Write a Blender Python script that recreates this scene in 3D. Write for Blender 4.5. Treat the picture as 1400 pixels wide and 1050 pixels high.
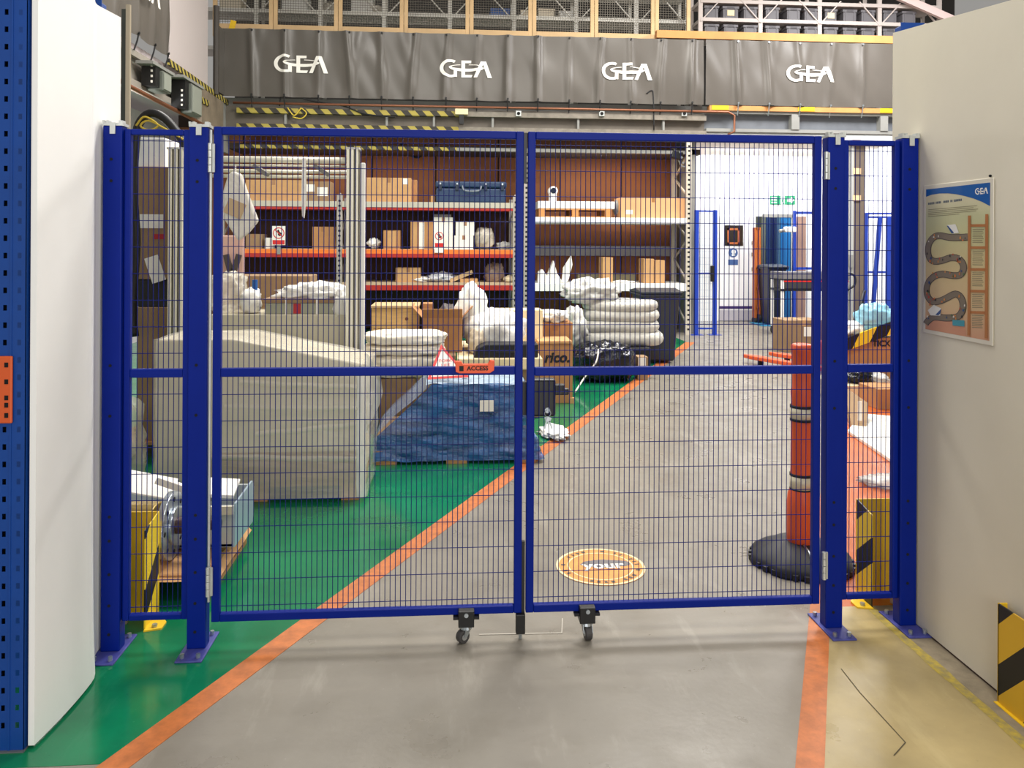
import bpy, math, random
from mathutils import Vector, Matrix, Euler, noise
random.seed(7)
SC = bpy.context.scene
COL = SC.collection
for o in list(bpy.data.objects):
    bpy.data.objects.remove(o, do_unlink=True)

# ------------------------------------------------------------------ camera
F, YAW, ROLL, EYE, PX, PY = 1080.0, math.radians(4.3), .0053, 1.725, 700.0, 330.5
cd = bpy.data.cameras.new('camera'); cam = bpy.data.objects.new('camera', cd); COL.objects.link(cam)
cd.sensor_fit = 'HORIZONTAL'; cd.sensor_width = 36.0; cd.lens = F / 1400 * 36
cd.shift_x = 0; cd.shift_y = (PY - 525) / 1400; cd.clip_start = .05; cd.clip_end = 200
_f = Vector((math.sin(YAW), math.cos(YAW), 0)); _r = Vector((math.cos(YAW), -math.sin(YAW), 0)); _u = Vector((0, 0, 1))
_x = _r * math.cos(ROLL) + _u * math.sin(ROLL); _y = _u * math.cos(ROLL) - _r * math.sin(ROLL)
cam.matrix_world = Matrix(((_x.x, _y.x, -_f.x, 0), (_x.y, _y.y, -_f.y, 0), (_x.z, _y.z, -_f.z, EYE), (0, 0, 0, 1)))
SC.camera = cam

# ------------------------------------------------------------------ light
W = bpy.data.worlds.new('hall_ambient'); SC.world = W; W.use_nodes = True
W.node_tree.nodes['Background'].inputs[0].default_value = (1.0, .97, .92, 1)
W.node_tree.nodes['Background'].inputs[1].default_value = .3
def area(name, loc, size, power, col=(1, .96, .9), rot=(0, 0, 0), sy=None):
    l = bpy.data.lights.new(name, 'AREA'); l.energy = power; l.color = col
    l.shape = 'RECTANGLE'; l.size = size; l.size_y = sy or size
    o = bpy.data.objects.new(name, l); COL.objects.link(o); o.location = loc; o.rotation_euler = rot
    return o
area('added_front_fill', (.9, -5.5, 2.6), 5.0, 330, (1, .98, .95), (math.radians(90), 0, 0), 3.6)  # fill light added behind the camera to brighten surfaces facing it
area('hall_and_fill_lamp', (1.75, .9, 6.2), 1.2, 120)
area('hall_and_fill_lamp', (.9, 6.3, 7.2), 1.8, 380)
area('hall_and_fill_lamp', (-1.6, 9.6, 7.4), 1.8, 270)
area('hall_and_fill_lamp', (3.4, 11.0, 7.4), 1.8, 420)
area('hall_and_fill_lamp', (7.6, 11.6, 7.2), 1.8, 640, (1, .98, .97))
area('hall_and_fill_lamp', (6.4, 15.6, 3.55), 2.2, 105, (1, 1, 1), (math.radians(38), 0, 0), .7)  # fill added under the deck, tilted to brighten the far wall
area('hall_and_fill_lamp', (9.6, 15.4, 3.55), 2.2, 105, (1, 1, 1), (math.radians(38), 0, 0), .7)  # second added fill for the far wall
area('hall_and_fill_lamp', (-1.5, 14.9, 3.35), 3.0, 16, (1, .86, .7), sy=.3)  # warm fill added under the mezzanine for the orange rack interior
area('hall_and_fill_lamp', (2.9, 14.9, 3.35), 2.2, 20, (1, .86, .7), sy=.3)  # warm fill added the same way for the white rack interior
area('store_fill_light', (-.5, 16.3, 7.4), 6.0, 90, sy=.4)  # fill added over the upper store to lighten the cage shelves
area('store_fill_light', (6.8, 16.3, 7.4), 4.0, 50, sy=.4)  # further added fill over the crate shelves
pl_ = bpy.data.lights.new('store_fill_light', 'POINT'); pl_.energy = 90; pl_.shadow_soft_size = .25  # point fill added below the side mezzanine to lighten its underside
po_ = bpy.data.objects.new('store_fill_light', pl_); COL.objects.link(po_); po_.location = (-4.75, 10.6, 3.1)
VS = SC.view_settings
VS.view_transform = 'Standard'; VS.look = 'None'; VS.gamma = 1; VS.use_curve_mapping = False; VS.exposure = 0.08

# ------------------------------------------------------------------ pixel -> place
def ray(x, y):
    dx = x - PX; dy = y - PY; c = math.cos(ROLL); s = math.sin(ROLL)
    ux = (dx * c + dy * s) / F; uy = (dy * c - dx * s) / F
    return (math.sin(YAW) + ux * math.cos(YAW), math.cos(YAW) - ux * math.sin(YAW), -uy)
def atY(x, y, Y):
    r = ray(x, y); t = Y / r[1]; return Vector((r[0] * t, Y, EYE + r[2] * t))
def atX(x, y, X):
    r = ray(x, y); t = X / r[0]; return Vector((X, r[1] * t, EYE + r[2] * t))
def fl(x, y, z=0.0):
    r = ray(x, y); t = (z - EYE) / r[2]; return Vector((r[0] * t, r[1] * t, z))
def rect(x0, y0, x1, y1, Y):
    xm = (x0 + x1) / 2; ym = (y0 + y1) / 2
    return atY(x0, ym, Y).x, atY(x1, ym, Y).x, atY(xm, y1, Y).z, atY(xm, y0, Y).z

# ------------------------------------------------------------------ materials
def lin(c):
    return tuple((v / 255 / 12.92 if v / 255 <= .04045 else ((v / 255 + .055) / 1.055) ** 2.4) for v in c) + (1,)
MC = {}
def mat(name, col, rough=.6, metal=0., var=.0, scale=6., bump=0., bscale=None, alpha=1., col2=None, stretch=None, spec=None, coat=0.):
    if name in MC: return MC[name]
    m = bpy.data.materials.new(name); m.use_nodes = True; nt = m.node_tree; b = nt.nodes['Principled BSDF']
    b.inputs['Base Color'].default_value = lin(col); b.inputs['Roughness'].default_value = rough; b.inputs['Metallic'].default_value = metal
    b.inputs['Alpha'].default_value = alpha
    if spec is not None: b.inputs['Specular IOR Level'].default_value = spec
    if coat: b.inputs['Coat Weight'].default_value = coat
    if var or bump or col2:
        tc = nt.nodes.new('ShaderNodeTexCoord'); mp = nt.nodes.new('ShaderNodeMapping')
        nt.links.new(tc.outputs['Object'], mp.inputs[0])
        if stretch: mp.inputs['Scale'].default_value = stretch
    if var or col2:
        n = nt.nodes.new('ShaderNodeTexNoise'); n.inputs['Scale'].default_value = scale; n.inputs['Detail'].default_value = 6; n.inputs['Roughness'].default_value = .62
        nt.links.new(mp.outputs[0], n.inputs['Vector'])
        r = nt.nodes.new('ShaderNodeValToRGB'); c = lin(col)
        a = lin(col2) if col2 else tuple(max(0, v * (1 - var)) for v in c[:3]) + (1,)
        z = c if col2 else tuple(min(1, v * (1 + var)) for v in c[:3]) + (1,)
        r.color_ramp.elements[0].position = .32; r.color_ramp.elements[1].position = .68
        r.color_ramp.elements[0].color = a; r.color_ramp.elements[1].color = z
        nt.links.new(n.outputs['Fac'], r.inputs[0]); nt.links.new(r.outputs[0], b.inputs['Base Color'])
    if bump:
        n2 = nt.nodes.new('ShaderNodeTexNoise'); n2.inputs['Scale'].default_value = bscale or scale * 4; n2.inputs['Detail'].default_value = 4
        nt.links.new(mp.outputs[0], n2.inputs['Vector'])
        bp = nt.nodes.new('ShaderNodeBump'); bp.inputs['Strength'].default_value = bump; bp.inputs['Distance'].default_value = .02
        nt.links.new(n2.outputs['Fac'], bp.inputs['Height']); nt.links.new(bp.outputs[0], b.inputs['Normal'])
    MC[name] = m; return m
def hazard(name, d, pitch, ca=(225, 195, 30), cb=(18, 18, 20), duty=.5, rough=.5, off=0.):
    if name in MC: return MC[name]
    m = bpy.data.materials.new(name); m.use_nodes = True; nt = m.node_tree; b = nt.nodes['Principled BSDF']; b.inputs['Roughness'].default_value = rough
    g = nt.nodes.new('ShaderNodeNewGeometry'); dt = nt.nodes.new('ShaderNodeVectorMath'); dt.operation = 'DOT_PRODUCT'; dt.inputs[1].default_value = d
    nt.links.new(g.outputs['Position'], dt.inputs[0])
    dv = nt.nodes.new('ShaderNodeMath'); dv.operation = 'MULTIPLY_ADD'; dv.inputs[1].default_value = 1 / pitch; dv.inputs[2].default_value = off; nt.links.new(dt.outputs['Value'], dv.inputs[0])
    fr = nt.nodes.new('ShaderNodeMath'); fr.operation = 'FRACT'; nt.links.new(dv.outputs[0], fr.inputs[0])
    gt = nt.nodes.new('ShaderNodeMath'); gt.operation = 'GREATER_THAN'; gt.inputs[1].default_value = duty; nt.links.new(fr.outputs[0], gt.inputs[0])
    mx = nt.nodes.new('ShaderNodeMix'); mx.data_type = 'RGBA'; mx.inputs[6].default_value = lin(ca); mx.inputs[7].default_value = lin(cb)
    nt.links.new(gt.outputs[0], mx.inputs[0]); nt.links.new(mx.outputs[2], b.inputs['Base Color'])
    MC[name] = m; return m

BLUE = mat('gate_blue', (1, 30, 128), .45, 0, .06, 3, spec=.15)
WIRE = mat('wire_blue', (16, 28, 104), .5, spec=.15)
RACKBLUE = mat('rack_blue', (4, 66, 148), .45, 0, .1, 4)
GALV = mat('galvanised', (196, 200, 198), .42, .55, .12, 9)
STEEL = mat('steel', (176, 184, 190), .3, .8, .15, 10)
BLACK = mat('black_plastic', (14, 14, 15), .45)
RUBBER = mat('black_rubber', (26, 26, 28), .6, 0, .2, 8)
DARK = mat('dark_hole', (8, 8, 10), .9)
CARD = mat('cardboard', (176, 128, 82), .85, 0, .1, 3, .05, 60)
CARD2 = mat('cardboard_pale', (196, 152, 102), .85, 0, .1, 3, .05, 60)
CARD3 = mat('cardboard_dull', (150, 122, 90), .85, 0, .1, 3, .05, 60)
TAPE = mat('parcel_tape', (158, 112, 66), .3)
PAPER = mat('paper_white', (238, 234, 226), .7, 0, .04, 8)
WHITEBAG = mat('white_bag', (240, 238, 230), .45, 0, .06, 5, .5, 14)
CREAM = mat('cream_foam', (232, 214, 172), .8, 0, .05, 5)
PINE = mat('pine_wood', (218, 176, 112), .7, 0, .16, 3, .1, 30, stretch=(1, 1, 9))
PALLET = mat('pallet_wood', (180, 134, 84), .8, 0, .2, 4, .1, 30, stretch=(1, 6, 6))
TIMBER = mat('timber', (200, 168, 124), .7, 0, .1, 3, .05, 30)
TIMBERO = mat('timber_orange', (194, 136, 78), .7, 0, .12, 3)
ORANGE = mat('rack_orange', (236, 122, 40), .45, 0, .06, 4)
REDBEAM = mat('rack_red', (176, 36, 24), .5, 0, .06, 4)
WHITE = mat('white_paint', (240, 240, 238), .5, 0, .03, 4)
GREYW = mat('shelf_white', (206, 206, 202), .5, 0, .05, 5)
GREYP = mat('grey_paint', (138, 138, 134), .55, 0, .08, 4)
GREYB = mat('grey_box', (98, 102, 94), .55, 0, .05, 4)
YEL = mat('guard_yellow', (236, 192, 30), .45, 0, .1, 6)
BANNER = mat('banner_vinyl', (90, 85, 79), .36, 0, .06, 1.2)
LOGO = mat('banner_white', (246, 242, 234), .6)
FILM = mat('stretch_film', (232, 227, 212), .24, 0, 0, 6, .5, 6, alpha=.42, stretch=(1, 1, 4))
FILMW = mat('clear_film', (225, 226, 222), .22, 0, 0, 6, 1., 14, alpha=.5)
BLUEFILM = mat('blue_film', (44, 100, 162), .12, 0, .5, 3, 1., 9, alpha=.8, stretch=(1, 1, 4))
BLACKFILM = mat('black_film', (14, 15, 18), .16, 0, .2, 5, .8, 12)
CHROME = mat('chrome', (190, 190, 190), .18, 1.)
ALU = mat('aluminium', (232, 228, 208), .3, .15, .04, 8)
GROOVE_SHADE = mat('groove_shade', (84, 80, 68), .5)  # dark tone on the aluminium core stands in for shade in the grooves
SIGNRED = mat('sign_red', (208, 36, 30), .5)
BLK = mat('ink_black', (22, 22, 24), .7)
COPPER = mat('copper_pipe', (132, 84, 60), .4, .4)

# ------------------------------------------------------------------ mesh builder
OFF = {}
class MB:
    def __init__(s): s.v = []; s.f = []
    def quad(s, a, b, c, d):
        n = len(s.v); s.v += [Vector(a), Vector(b), Vector(c), Vector(d)]; s.f.append((n, n + 1, n + 2, n + 3)); return s
    def poly(s, pts):
        n = len(s.v); s.v += [Vector(p) for p in pts]; s.f.append(tuple(range(n, n + len(pts)))); return s
    def box(s, x0, x1, y0, y1, z0, z1):
        n = len(s.v)
        s.v += [Vector(p) for p in ((x0, y0, z0), (x1, y0, z0), (x1, y1, z0), (x0, y1, z0), (x0, y0, z1), (x1, y0, z1), (x1, y1, z1), (x0, y1, z1))]
        s.f += [tuple(n + i for i in q) for q in ((3, 2, 1, 0), (4, 5, 6, 7), (0, 1, 5, 4), (1, 2, 6, 5), (2, 3, 7, 6), (3, 0, 4, 7))]; return s
    def obox(s, c, size, rot=(0, 0, 0)):
        R = Euler(rot).to_matrix(); n = len(s.v); c = Vector(c)
        h = [v / 2 for v in size]
        for p in ((-1, -1, -1), (1, -1, -1), (1, 1, -1), (-1, 1, -1), (-1, -1, 1), (1, -1, 1), (1, 1, 1), (-1, 1, 1)):
            s.v.append(c + R @ Vector((p[0] * h[0], p[1] * h[1], p[2] * h[2])))
        s.f += [tuple(n + i for i in q) for q in ((3, 2, 1, 0), (4, 5, 6, 7), (0, 1, 5, 4), (1, 2, 6, 5), (2, 3, 7, 6), (3, 0, 4, 7))]; return s
    def beam(s, a, b, w, h, up=(0, 0, 1)):
        a = Vector(a); b = Vector(b); d = (b - a).normalized(); u = Vector(up)
        if abs(d.dot(u)) > .95: u = Vector((0, 1, 0))
        r = d.cross(u).normalized(); u = r.cross(d); n = len(s.v)
        for p in (a, b):
            for i, j in ((-1, -1), (1, -1), (1, 1), (-1, 1)): s.v.append(p + r * (i * w / 2) + u * (j * h / 2))
        s.f += [tuple(n + i for i in q) for q in ((0, 1, 2, 3), (7, 6, 5, 4), (0, 4, 5, 1), (1, 5, 6, 2), (2, 6, 7, 3), (3, 7, 4, 0))]; return s
    def cyl(s, a, b, r0, r1=None, n=14, caps=True):
        r1 = r0 if r1 is None else r1
        a = Vector(a); b = Vector(b); d = (b - a).normalized(); u = Vector((0, 0, 1)) if abs(d.z) < .9 else Vector((1, 0, 0))
        p = d.cross(u).normalized(); q = d.cross(p); k = len(s.v)
        for c, r in ((a, r0), (b, r1)):
            for i in range(n):
                t = 2 * math.pi * i / n; s.v.append(c + (p * math.cos(t) + q * math.sin(t)) * r)
        for i in range(n):
            j = (i + 1) % n; s.f.append((k + i, k + j, k + n + j, k + n + i))
        if caps: s.f += [tuple(k + i for i in range(n))[::-1], tuple(k + n + i for i in range(n))]
        return s
    def tube(s, pts, r, n=6, closed=False):
        pts = [Vector(p) for p in pts]; m = len(pts); k = len(s.v); pn = None
        for i, p in enumerate(pts):
            d = (pts[(i + 1) % m] - pts[i - 1]) if closed else (pts[min(i + 1, m - 1)] - pts[max(i - 1, 0)])
            d.normalize()
            if pn is None:
                u = Vector((0, 0, 1)) if abs(d.z) < .9 else Vector((1, 0, 0)); a = d.cross(u).normalized()
            else:
                a = (pn - d * pn.dot(d)).normalized()
            pn = a; b = d.cross(a)
            for j in range(n):
                t = 2 * math.pi * j / n; s.v.append(p + (a * math.cos(t) + b * math.sin(t)) * r)
        for i in range(m if closed else m - 1):
            for j in range(n):
                a0 = k + i * n + j; a1 = k + i * n + (j + 1) % n; i2 = (i + 1) % m
                s.f.append((a0, a1, k + i2 * n + (j + 1) % n, k + i2 * n + j))
        if not closed: s.f += [tuple(k + j for j in range(n))[::-1], tuple(k + (m - 1) * n + j for j in range(n))]
        return s
    def lathe(s, prof, c, n=28, fn=None):
        k = len(s.v); c = Vector(c)
        for r, z in prof:
            for i in range(n):
                t = 2 * math.pi * i / n; rr = r * (fn(t) if fn else 1)
                s.v.append(c + Vector((rr * math.cos(t), rr * math.sin(t), z)))
        for i in range(len(prof) - 1):
            for j in range(n):
                s.f.append((k + i * n + j, k + i * n + (j + 1) % n, k + (i + 1) * n + (j + 1) % n, k + (i + 1) * n + j))
        s.f += [tuple(k + j for j in range(n))[::-1], tuple(k + (len(prof) - 1) * n + j for j in range(n))]; return s
    def prism(s, pts, d):
        pts = [Vector(p) for p in pts]; d = Vector(d); n = len(pts); k = len(s.v)
        s.v += pts + [p + d for p in pts]
        s.f += [tuple(range(k, k + n))[::-1], tuple(range(k + n, k + 2 * n))]
        for i in range(n): j = (i + 1) % n; s.f.append((k + i, k + j, k + n + j, k + n + i))
        return s
    def grid(s, fn, nu, nv):
        k = len(s.v)
        for j in range(nv + 1):
            for i in range(nu + 1): s.v.append(Vector(fn(i / nu, j / nv)))
        for j in range(nv):
            for i in range(nu):
                a = k + j * (nu + 1) + i; s.f.append((a, a + 1, a + nu + 2, a + nu + 1))
        return s
    def blob(s, c, size, seed=0, amp=.12, e=2.6, nu=36, nv=20, freq=2.2, flat=True, crumple=0.):
        c = Vector(c); k = len(s.v); hx, hy, hz = [v / 2 for v in size]; sd = Vector((seed * 7.3, seed * 3.1, seed * 5.7))
        def sp(v): return math.copysign(abs(v) ** (2 / e), v)
        for j in range(nv + 1):
            ph = -math.pi / 2 + math.pi * j / nv
            for i in range(nu):
                th = 2 * math.pi * i / nu
                d = Vector((sp(math.cos(ph)) * sp(math.cos(th)), sp(math.cos(ph)) * sp(math.sin(th)), sp(math.sin(ph))))
                w = 1 + amp * noise.noise(d * freq + sd) * 1.6
                if crumple: w += crumple * (abs(noise.noise(d * freq * 3.1 + sd)) - .2) + crumple * .5 * noise.noise(d * freq * 7 + sd)
                p = Vector((d.x * hx * w, d.y * hy * w, d.z * hz * w))
                if flat and p.z < -hz * .96: p.z = -hz * .96
                s.v.append(c + p)
        for j in range(nv):
            for i in range(nu):
                s.f.append((k + j * nu + i, k + j * nu + (i + 1) % nu, k + (j + 1) * nu + (i + 1) % nu, k + (j + 1) * nu + i))
        return s
    def build(s, name, m, parent=None, smooth=False, bevel=0., seg=2, fixn=True):
        off = OFF.get(parent, Vector((0, 0, 0))) if parent else Vector((0, 0, 0))
        me = bpy.data.meshes.new(name); me.from_pydata([tuple(v - off) for v in s.v], [], s.f)
        if fixn:
            import bmesh
            bm = bmesh.new(); bm.from_mesh(me); bmesh.ops.recalc_face_normals(bm, faces=bm.faces); bm.to_mesh(me); bm.free()
        me.materials.append(m); me.update()
        if smooth:
            for p in me.polygons: p.use_smooth = True
        o = bpy.data.objects.new(name, me); COL.objects.link(o)
        if parent: o.parent = parent; OFF[o] = off
        else: OFF[o] = Vector((0, 0, 0))
        if bevel:
            b = o.modifiers.new('bevel', 'BEVEL'); b.width = bevel; b.segments = seg; b.limit_method = 'ANGLE'
        return o
def tag(o, label=None, cat=None, group=None, kind=None):
    if label: o['label'] = label
    if cat: o['category'] = cat
    if group: o['group'] = group
    if kind: o['kind'] = kind
    return o
def thing(name, label, cat, loc=(0, 0, 0), group=None, rotz=0):
    o = bpy.data.objects.new(name, None); o.empty_display_size = .1; COL.objects.link(o); o.location = loc; o.rotation_euler.z = rotz
    OFF[o] = Vector(loc); return tag(o, label, cat, group)
def dup(root, loc, label=None, group=None, rotz=None):
    r = root.copy(); COL.objects.link(r); r.location = loc
    if rotz is not None: r.rotation_euler.z = rotz
    if label: r['label'] = label
    if group: r['group'] = group
    for ch in root.children:
        c = ch.copy(); COL.objects.link(c); c.parent = r
        for g in ch.children:
            d = g.copy(); COL.objects.link(d); d.parent = c
    return r
def struct(o): o['kind'] = 'structure'; return o
def text(body, size, o, r, u, name, m, parent, align='CENTER', bold=0.):
    cu = bpy.data.curves.new('t', 'FONT'); cu.body = body; cu.size = size; cu.align_x = align; cu.align_y = 'CENTER'; cu.resolution_u = 3; cu.offset = bold
    ob = bpy.data.objects.new('t', cu); COL.objects.link(ob)
    dg = bpy.context.evaluated_depsgraph_get(); me = bpy.data.meshes.new_from_object(ob.evaluated_get(dg))
    bpy.data.objects.remove(ob, do_unlink=True)
    o = Vector(o); r = Vector(r); u = Vector(u); mb = MB()
    mb.v = [o + r * v.co.x + u * v.co.y for v in me.vertices]; mb.f = [tuple(p.vertices) for p in me.polygons]
    return mb.build(name, m, parent, fixn=False)

def gea(mb, mapf, s=1.0):
    """the wordmark in unit coordinates, height ~1, mapped by mapf(u, v); u centred"""
    def q(px, py): return mapf(((px - 655) / 370) * s, ((425 - py) / 370) * s)
    def strip(c0, c1):
        for i in range(len(c0) - 1): mb.quad(q(*c0[i]), q(*c0[i + 1]), q(*c1[i + 1]), q(*c1[i]))
    def lerp(a, b, n): return [(a[0] + (b[0] - a[0]) * i / n, a[1] + (b[1] - a[1]) * i / n) for i in range(n + 1)]
    t = [math.radians(62 + 236 * i / 30) for i in range(31)]
    strip([(335 + 225 * math.cos(a), 424 - 186 * math.sin(a)) for a in t], [(338 + 152 * math.cos(a), 424 - 132 * math.sin(a)) for a in t])
    strip(lerp((400, 440), (400, 590), 4), lerp((470, 440), (470, 598), 4))
    strip(lerp((560, 252), (560, 605), 6), lerp((636, 252), (636, 605), 6))
    strip(lerp((636, 252), (765, 252), 3), lerp((636, 306), (765, 306), 3))
    strip(lerp((636, 552), (795, 552), 3), lerp((636, 605), (770, 605), 3))
    strip(lerp((815, 605), (965, 262), 7), lerp((890, 605), (1020, 312), 7))
    strip(lerp((1200, 605), (1075, 262), 7), lerp((1112, 605), (1003, 300), 7))
    strip(lerp((965, 262), (1075, 262), 2), lerp((1020, 312), (1020, 312), 2))
    t = [math.radians(180 + 180 * i / 30) for i in range(31)]
    strip([(667 + 368 * math.cos(a), 395 - 88 * math.sin(a)) for a in t], [(667 + 318 * math.cos(a), 383 - 38 * math.sin(a)) for a in t])
    for a0, a1 in ((180, 112), (82, 40)):
        t = [math.radians(a0 + (a1 - a0) * i / 10) for i in range(11)]
        strip([(667 + 368 * math.cos(a), 395 - 62 * math.sin(a)) for a in t], [(667 + 320 * math.cos(a), 391 - 46 * math.sin(a)) for a in t])
#--SETTING--
# ================================================================== SETTING
def worn(m, dark, light, rlo, rhi, specks=.22):
    # stains, scuffs and specks over a painted or bare concrete surface
    nt = m.node_tree; b = nt.nodes['Principled BSDF']; L = nt.links.new
    base = b.inputs['Base Color'].links[0].from_socket
    tc = nt.nodes.new('ShaderNodeTexCoord')
    def nz(scale, det, st=(1, 1, 1), rot=0):
        mp = nt.nodes.new('ShaderNodeMapping'); mp.inputs['Scale'].default_value = st; mp.inputs['Rotation'].default_value = (0, 0, rot); L(tc.outputs['Object'], mp.inputs[0])
        n = nt.nodes.new('ShaderNodeTexNoise'); n.inputs['Scale'].default_value = scale; n.inputs['Detail'].default_value = det; n.inputs['Roughness'].default_value = .65; L(mp.outputs[0], n.inputs['Vector']); return n.outputs['Fac']
    def step(src, a, z):
        r_ = nt.nodes.new('ShaderNodeMapRange'); r_.inputs[1].default_value = a; r_.inputs[2].default_value = z; r_.clamp = True; L(src, r_.inputs[0]); return r_.outputs[0]
    def mix(fac, ca, col, amt):
        mu = nt.nodes.new('ShaderNodeMath'); mu.operation = 'MULTIPLY'; mu.inputs[1].default_value = amt; L(fac, mu.inputs[0])
        x = nt.nodes.new('ShaderNodeMix'); x.data_type = 'RGBA'; L(mu.outputs[0], x.inputs[0]); L(ca, x.inputs[6]); x.inputs[7].default_value = lin(col); return x.outputs[2]
    c = mix(step(nz(1.4, 8), .52, .72), base, dark, .35)
    c = mix(step(nz(5, 8, (1, .25, 1), .5), .56, .75), c, light, .4)
    c = mix(step(nz(3, 6, (.3, 1.2, 1), -.3), .6, .78), c, dark, .35)
    c = mix(step(nz(38, 2), .70, .74), c, dark, specks); c = mix(step(nz(52, 2), .71, .75), c, light, specks)
    L(c, b.inputs['Base Color']); L(step(nz(3.1, 6), .3, .7), b.inputs['Roughness'])
    mr = b.inputs['Roughness'].links[0].from_node; mr.inputs[3].default_value = rlo; mr.inputs[4].default_value = rhi
    return m
floor = struct(MB().box(-9, 14, -3, 22, -.12, 0).build('floor', worn(mat('concrete', (132, 126, 115), .34, 0, .12, .9, .03, 40), (96, 89, 78), (186, 180, 168), .22, .5)))
GREEN = mat('floor_green', (16, 114, 74), .14, 0, .22, 1.3, .02, 25); worn(GREEN, (6, 74, 46), (70, 150, 112), .07, .24, .25)
FORANGE = mat('floor_stripe', (186, 106, 50), .5, 0, .22, 16)
FORED = mat('floor_orange', (186, 94, 42), .26, 0, .14, 1.5)
BEIGE = mat('floor_beige', (168, 150, 104), .36, 0, .16, 2.2); worn(BEIGE, (110, 98, 66), (204, 188, 140), .25, .5)
WORN = mat('floor_worn_yellow', (186, 162, 52), .7, 0, .1, 30, col2=(132, 122, 86))
def slab(name, pts, z, m): return MB().prism([(x, y, .0002) for x, y in pts], (0, 0, z)).build(name, m, floor)
def sl(y): return -1.148 + (y - 2.683) * .4825       # left edge of the long stripe
def sr(y): return sl(y) + .112 + .006 * (y - 2.7)
def rl(y): return 1.132 + (y - 2.519) * .511          # walkway stripe by the other wall
slab('green_paint', [(-6, 2.69), (sl(2.69) + .03, 2.69), (sl(13.4) + .03, 13.4), (sl(13.4) + .03, 16), (-6, 16)], .0012, GREEN)
slab('floor_stripe', [(sl(2.4), 2.4), (sr(2.4), 2.4), (sr(13.4), 13.4), (sl(13.4), 13.4)], .002, FORANGE)
slab('orange_paint', [(rl(3.62) + .02, 3.62), (8, 3.62), (8, 9.3), (rl(9.3) + .02, 9.3)], .0012, FORED)
slab('beige_paint', [(rl(1.2) + .02, 1.2), (2.7, 1.2), (2.7, 3.62), (rl(3.62) + .02, 3.62)], .0012, BEIGE)
slab('floor_stripe', [(rl(1.2), 1.2), (rl(1.2) + .1, 1.2), (rl(13) + .1, 13), (rl(13), 13)], .002, FORANGE)
wy = MB(); ya = [1.2 + i * .08 for i in range(32)]
for i in range(31):
    a = 1.955 + .012 * noise.noise((ya[i] * 6, 0, 0)); b = 2.0 + .012 * noise.noise((ya[i] * 6, 4, 0))
    a2 = 1.955 + .012 * noise.noise((ya[i + 1] * 6, 0, 0)); b2 = 2.0 + .012 * noise.noise((ya[i + 1] * 6, 4, 0))
    wy.quad((a, ya[i], .0022), (b, ya[i], .0022), (b2, ya[i + 1], .0022), (a2, ya[i + 1], .0022))
wy.build('worn_yellow_line', WORN, floor)
slab('dusty_gap', [(2.0, 1.2), (2.7, 1.2), (2.7, 3.62), (2.0, 3.62)], .0016, mat('floor_dust', (138, 126, 104), .7, 0, .25, 9))
def mark(name, a, b, w, m):
    a = fl(*a); b = fl(*b); d = (b - a).normalized(); p = Vector((-d.y, d.x, 0)) * w / 2; h_ = Vector((0, 0, .0026))
    MB().quad(a + p + h_, b + p + h_, b - p + h_, a - p + h_).build(name, m, floor)
SCR = mat('scratch_dark', (78, 68, 48), .8); CHK = mat('chalk_line', (196, 190, 178), .8)
mark('scratch', (1150, 915), (1176, 948), .004, SCR); mark('scratch', (1176, 948), (1238, 1016), .004, SCR); mark('scratch', (1238, 1016), (1222, 1034), .004, SCR)
mark('chalk_line', (655, 868), (768, 866), .005, CHK); mark('chalk_line', (768, 866), (769, 846), .004, CHK)
# round floor sticker
st = thing('floor_sticker', 'round orange floor sticker with worn white lettering on grey concrete', 'sticker', fl(821, 774.5))
sc = fl(821, 774.5)
STO = mat('sticker_orange', (226, 150, 72), .6, 0, .12, 14)
MB().lathe([(.236, .0008), (.236, .0026)], sc, 48).build('disc', STO, st)
for r0, r1 in ((.236, .222), (.176, .168)):
    rg = MB()
    for i in range(48):
        t0 = i * math.pi / 24; t1 = (i + 1) * math.pi / 24
        rg.quad(*[sc + Vector((r * math.cos(t), r * math.sin(t), .0034)) for r, t in ((r0, t0), (r0, t1), (r1, t1), (r1, t0))])
    rg.build('ring', mat('sticker_pale', (248, 220, 170), .6), st)
tk = MB()
for i in range(34):
    if random.random() < .25: continue
    t = i * math.pi / 17 + .05; w = .03 + .025 * random.random()
    for dr in (.186,):
        a = [sc + Vector((r * math.cos(t + k * w), r * math.sin(t + k * w), .0036)) for r, k in ((dr, -1), (dr + .024, -1), (dr + .024, 1), (dr, 1))]
        tk.quad(*a)
tag(tk.build('rim_lettering', mat('sticker_ink', (92, 84, 66), .7), st), kind='stuff')
MB().blob(sc + Vector((.03, .03, .0032)), (.26, .1, .0012), 3, .2, 2, 24, 6).build('dark_patch', mat('sticker_grey', (116, 112, 112), .7), st)
text('your', .115, sc + Vector((.015, 0, .0052)), (1, .0, 0), (0, 1, 0), 'lettering', PAPER, st, bold=.004)

# boards of the passage
LW = mat('board_white', (249, 249, 246), .5, 0, .02, 2); RW = mat('board_cream', (226, 219, 200), .5, 0, .03, 2)
def lw(u, v):   # u along depth, v height; foot of the board bows out a little
    y = 2.785 + u * .82; top = 2.655 + .05 * u
    z = .013 + v * (top - .013)
    k = min(1, max(0, (y - 3.17) / .22)); k = k * k * (3 - 2 * k)
    x = -1.402 - .062 * k + .022 * math.sin(math.pi * min(1, (y - 2.785) / .62)) * math.exp(-z * 3)
    return (x, y, z)
g = MB().grid(lw, 24, 30)
def lwb(u, v): p = lw(u, v); return (p[0] - .02, p[1], p[2])
g.grid(lwb, 24, 30)
n = 25 * 31
for j in range(30):
    for a in (0, 24):
        p = j * 25 + a; g.f.append((p, p + 25, n + p + 25, n + p))
for i in range(24):
    for a in (0, 30 * 25):
        p = a + i; g.f.append((p, p + 1, n + p + 1, n + p))
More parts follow.
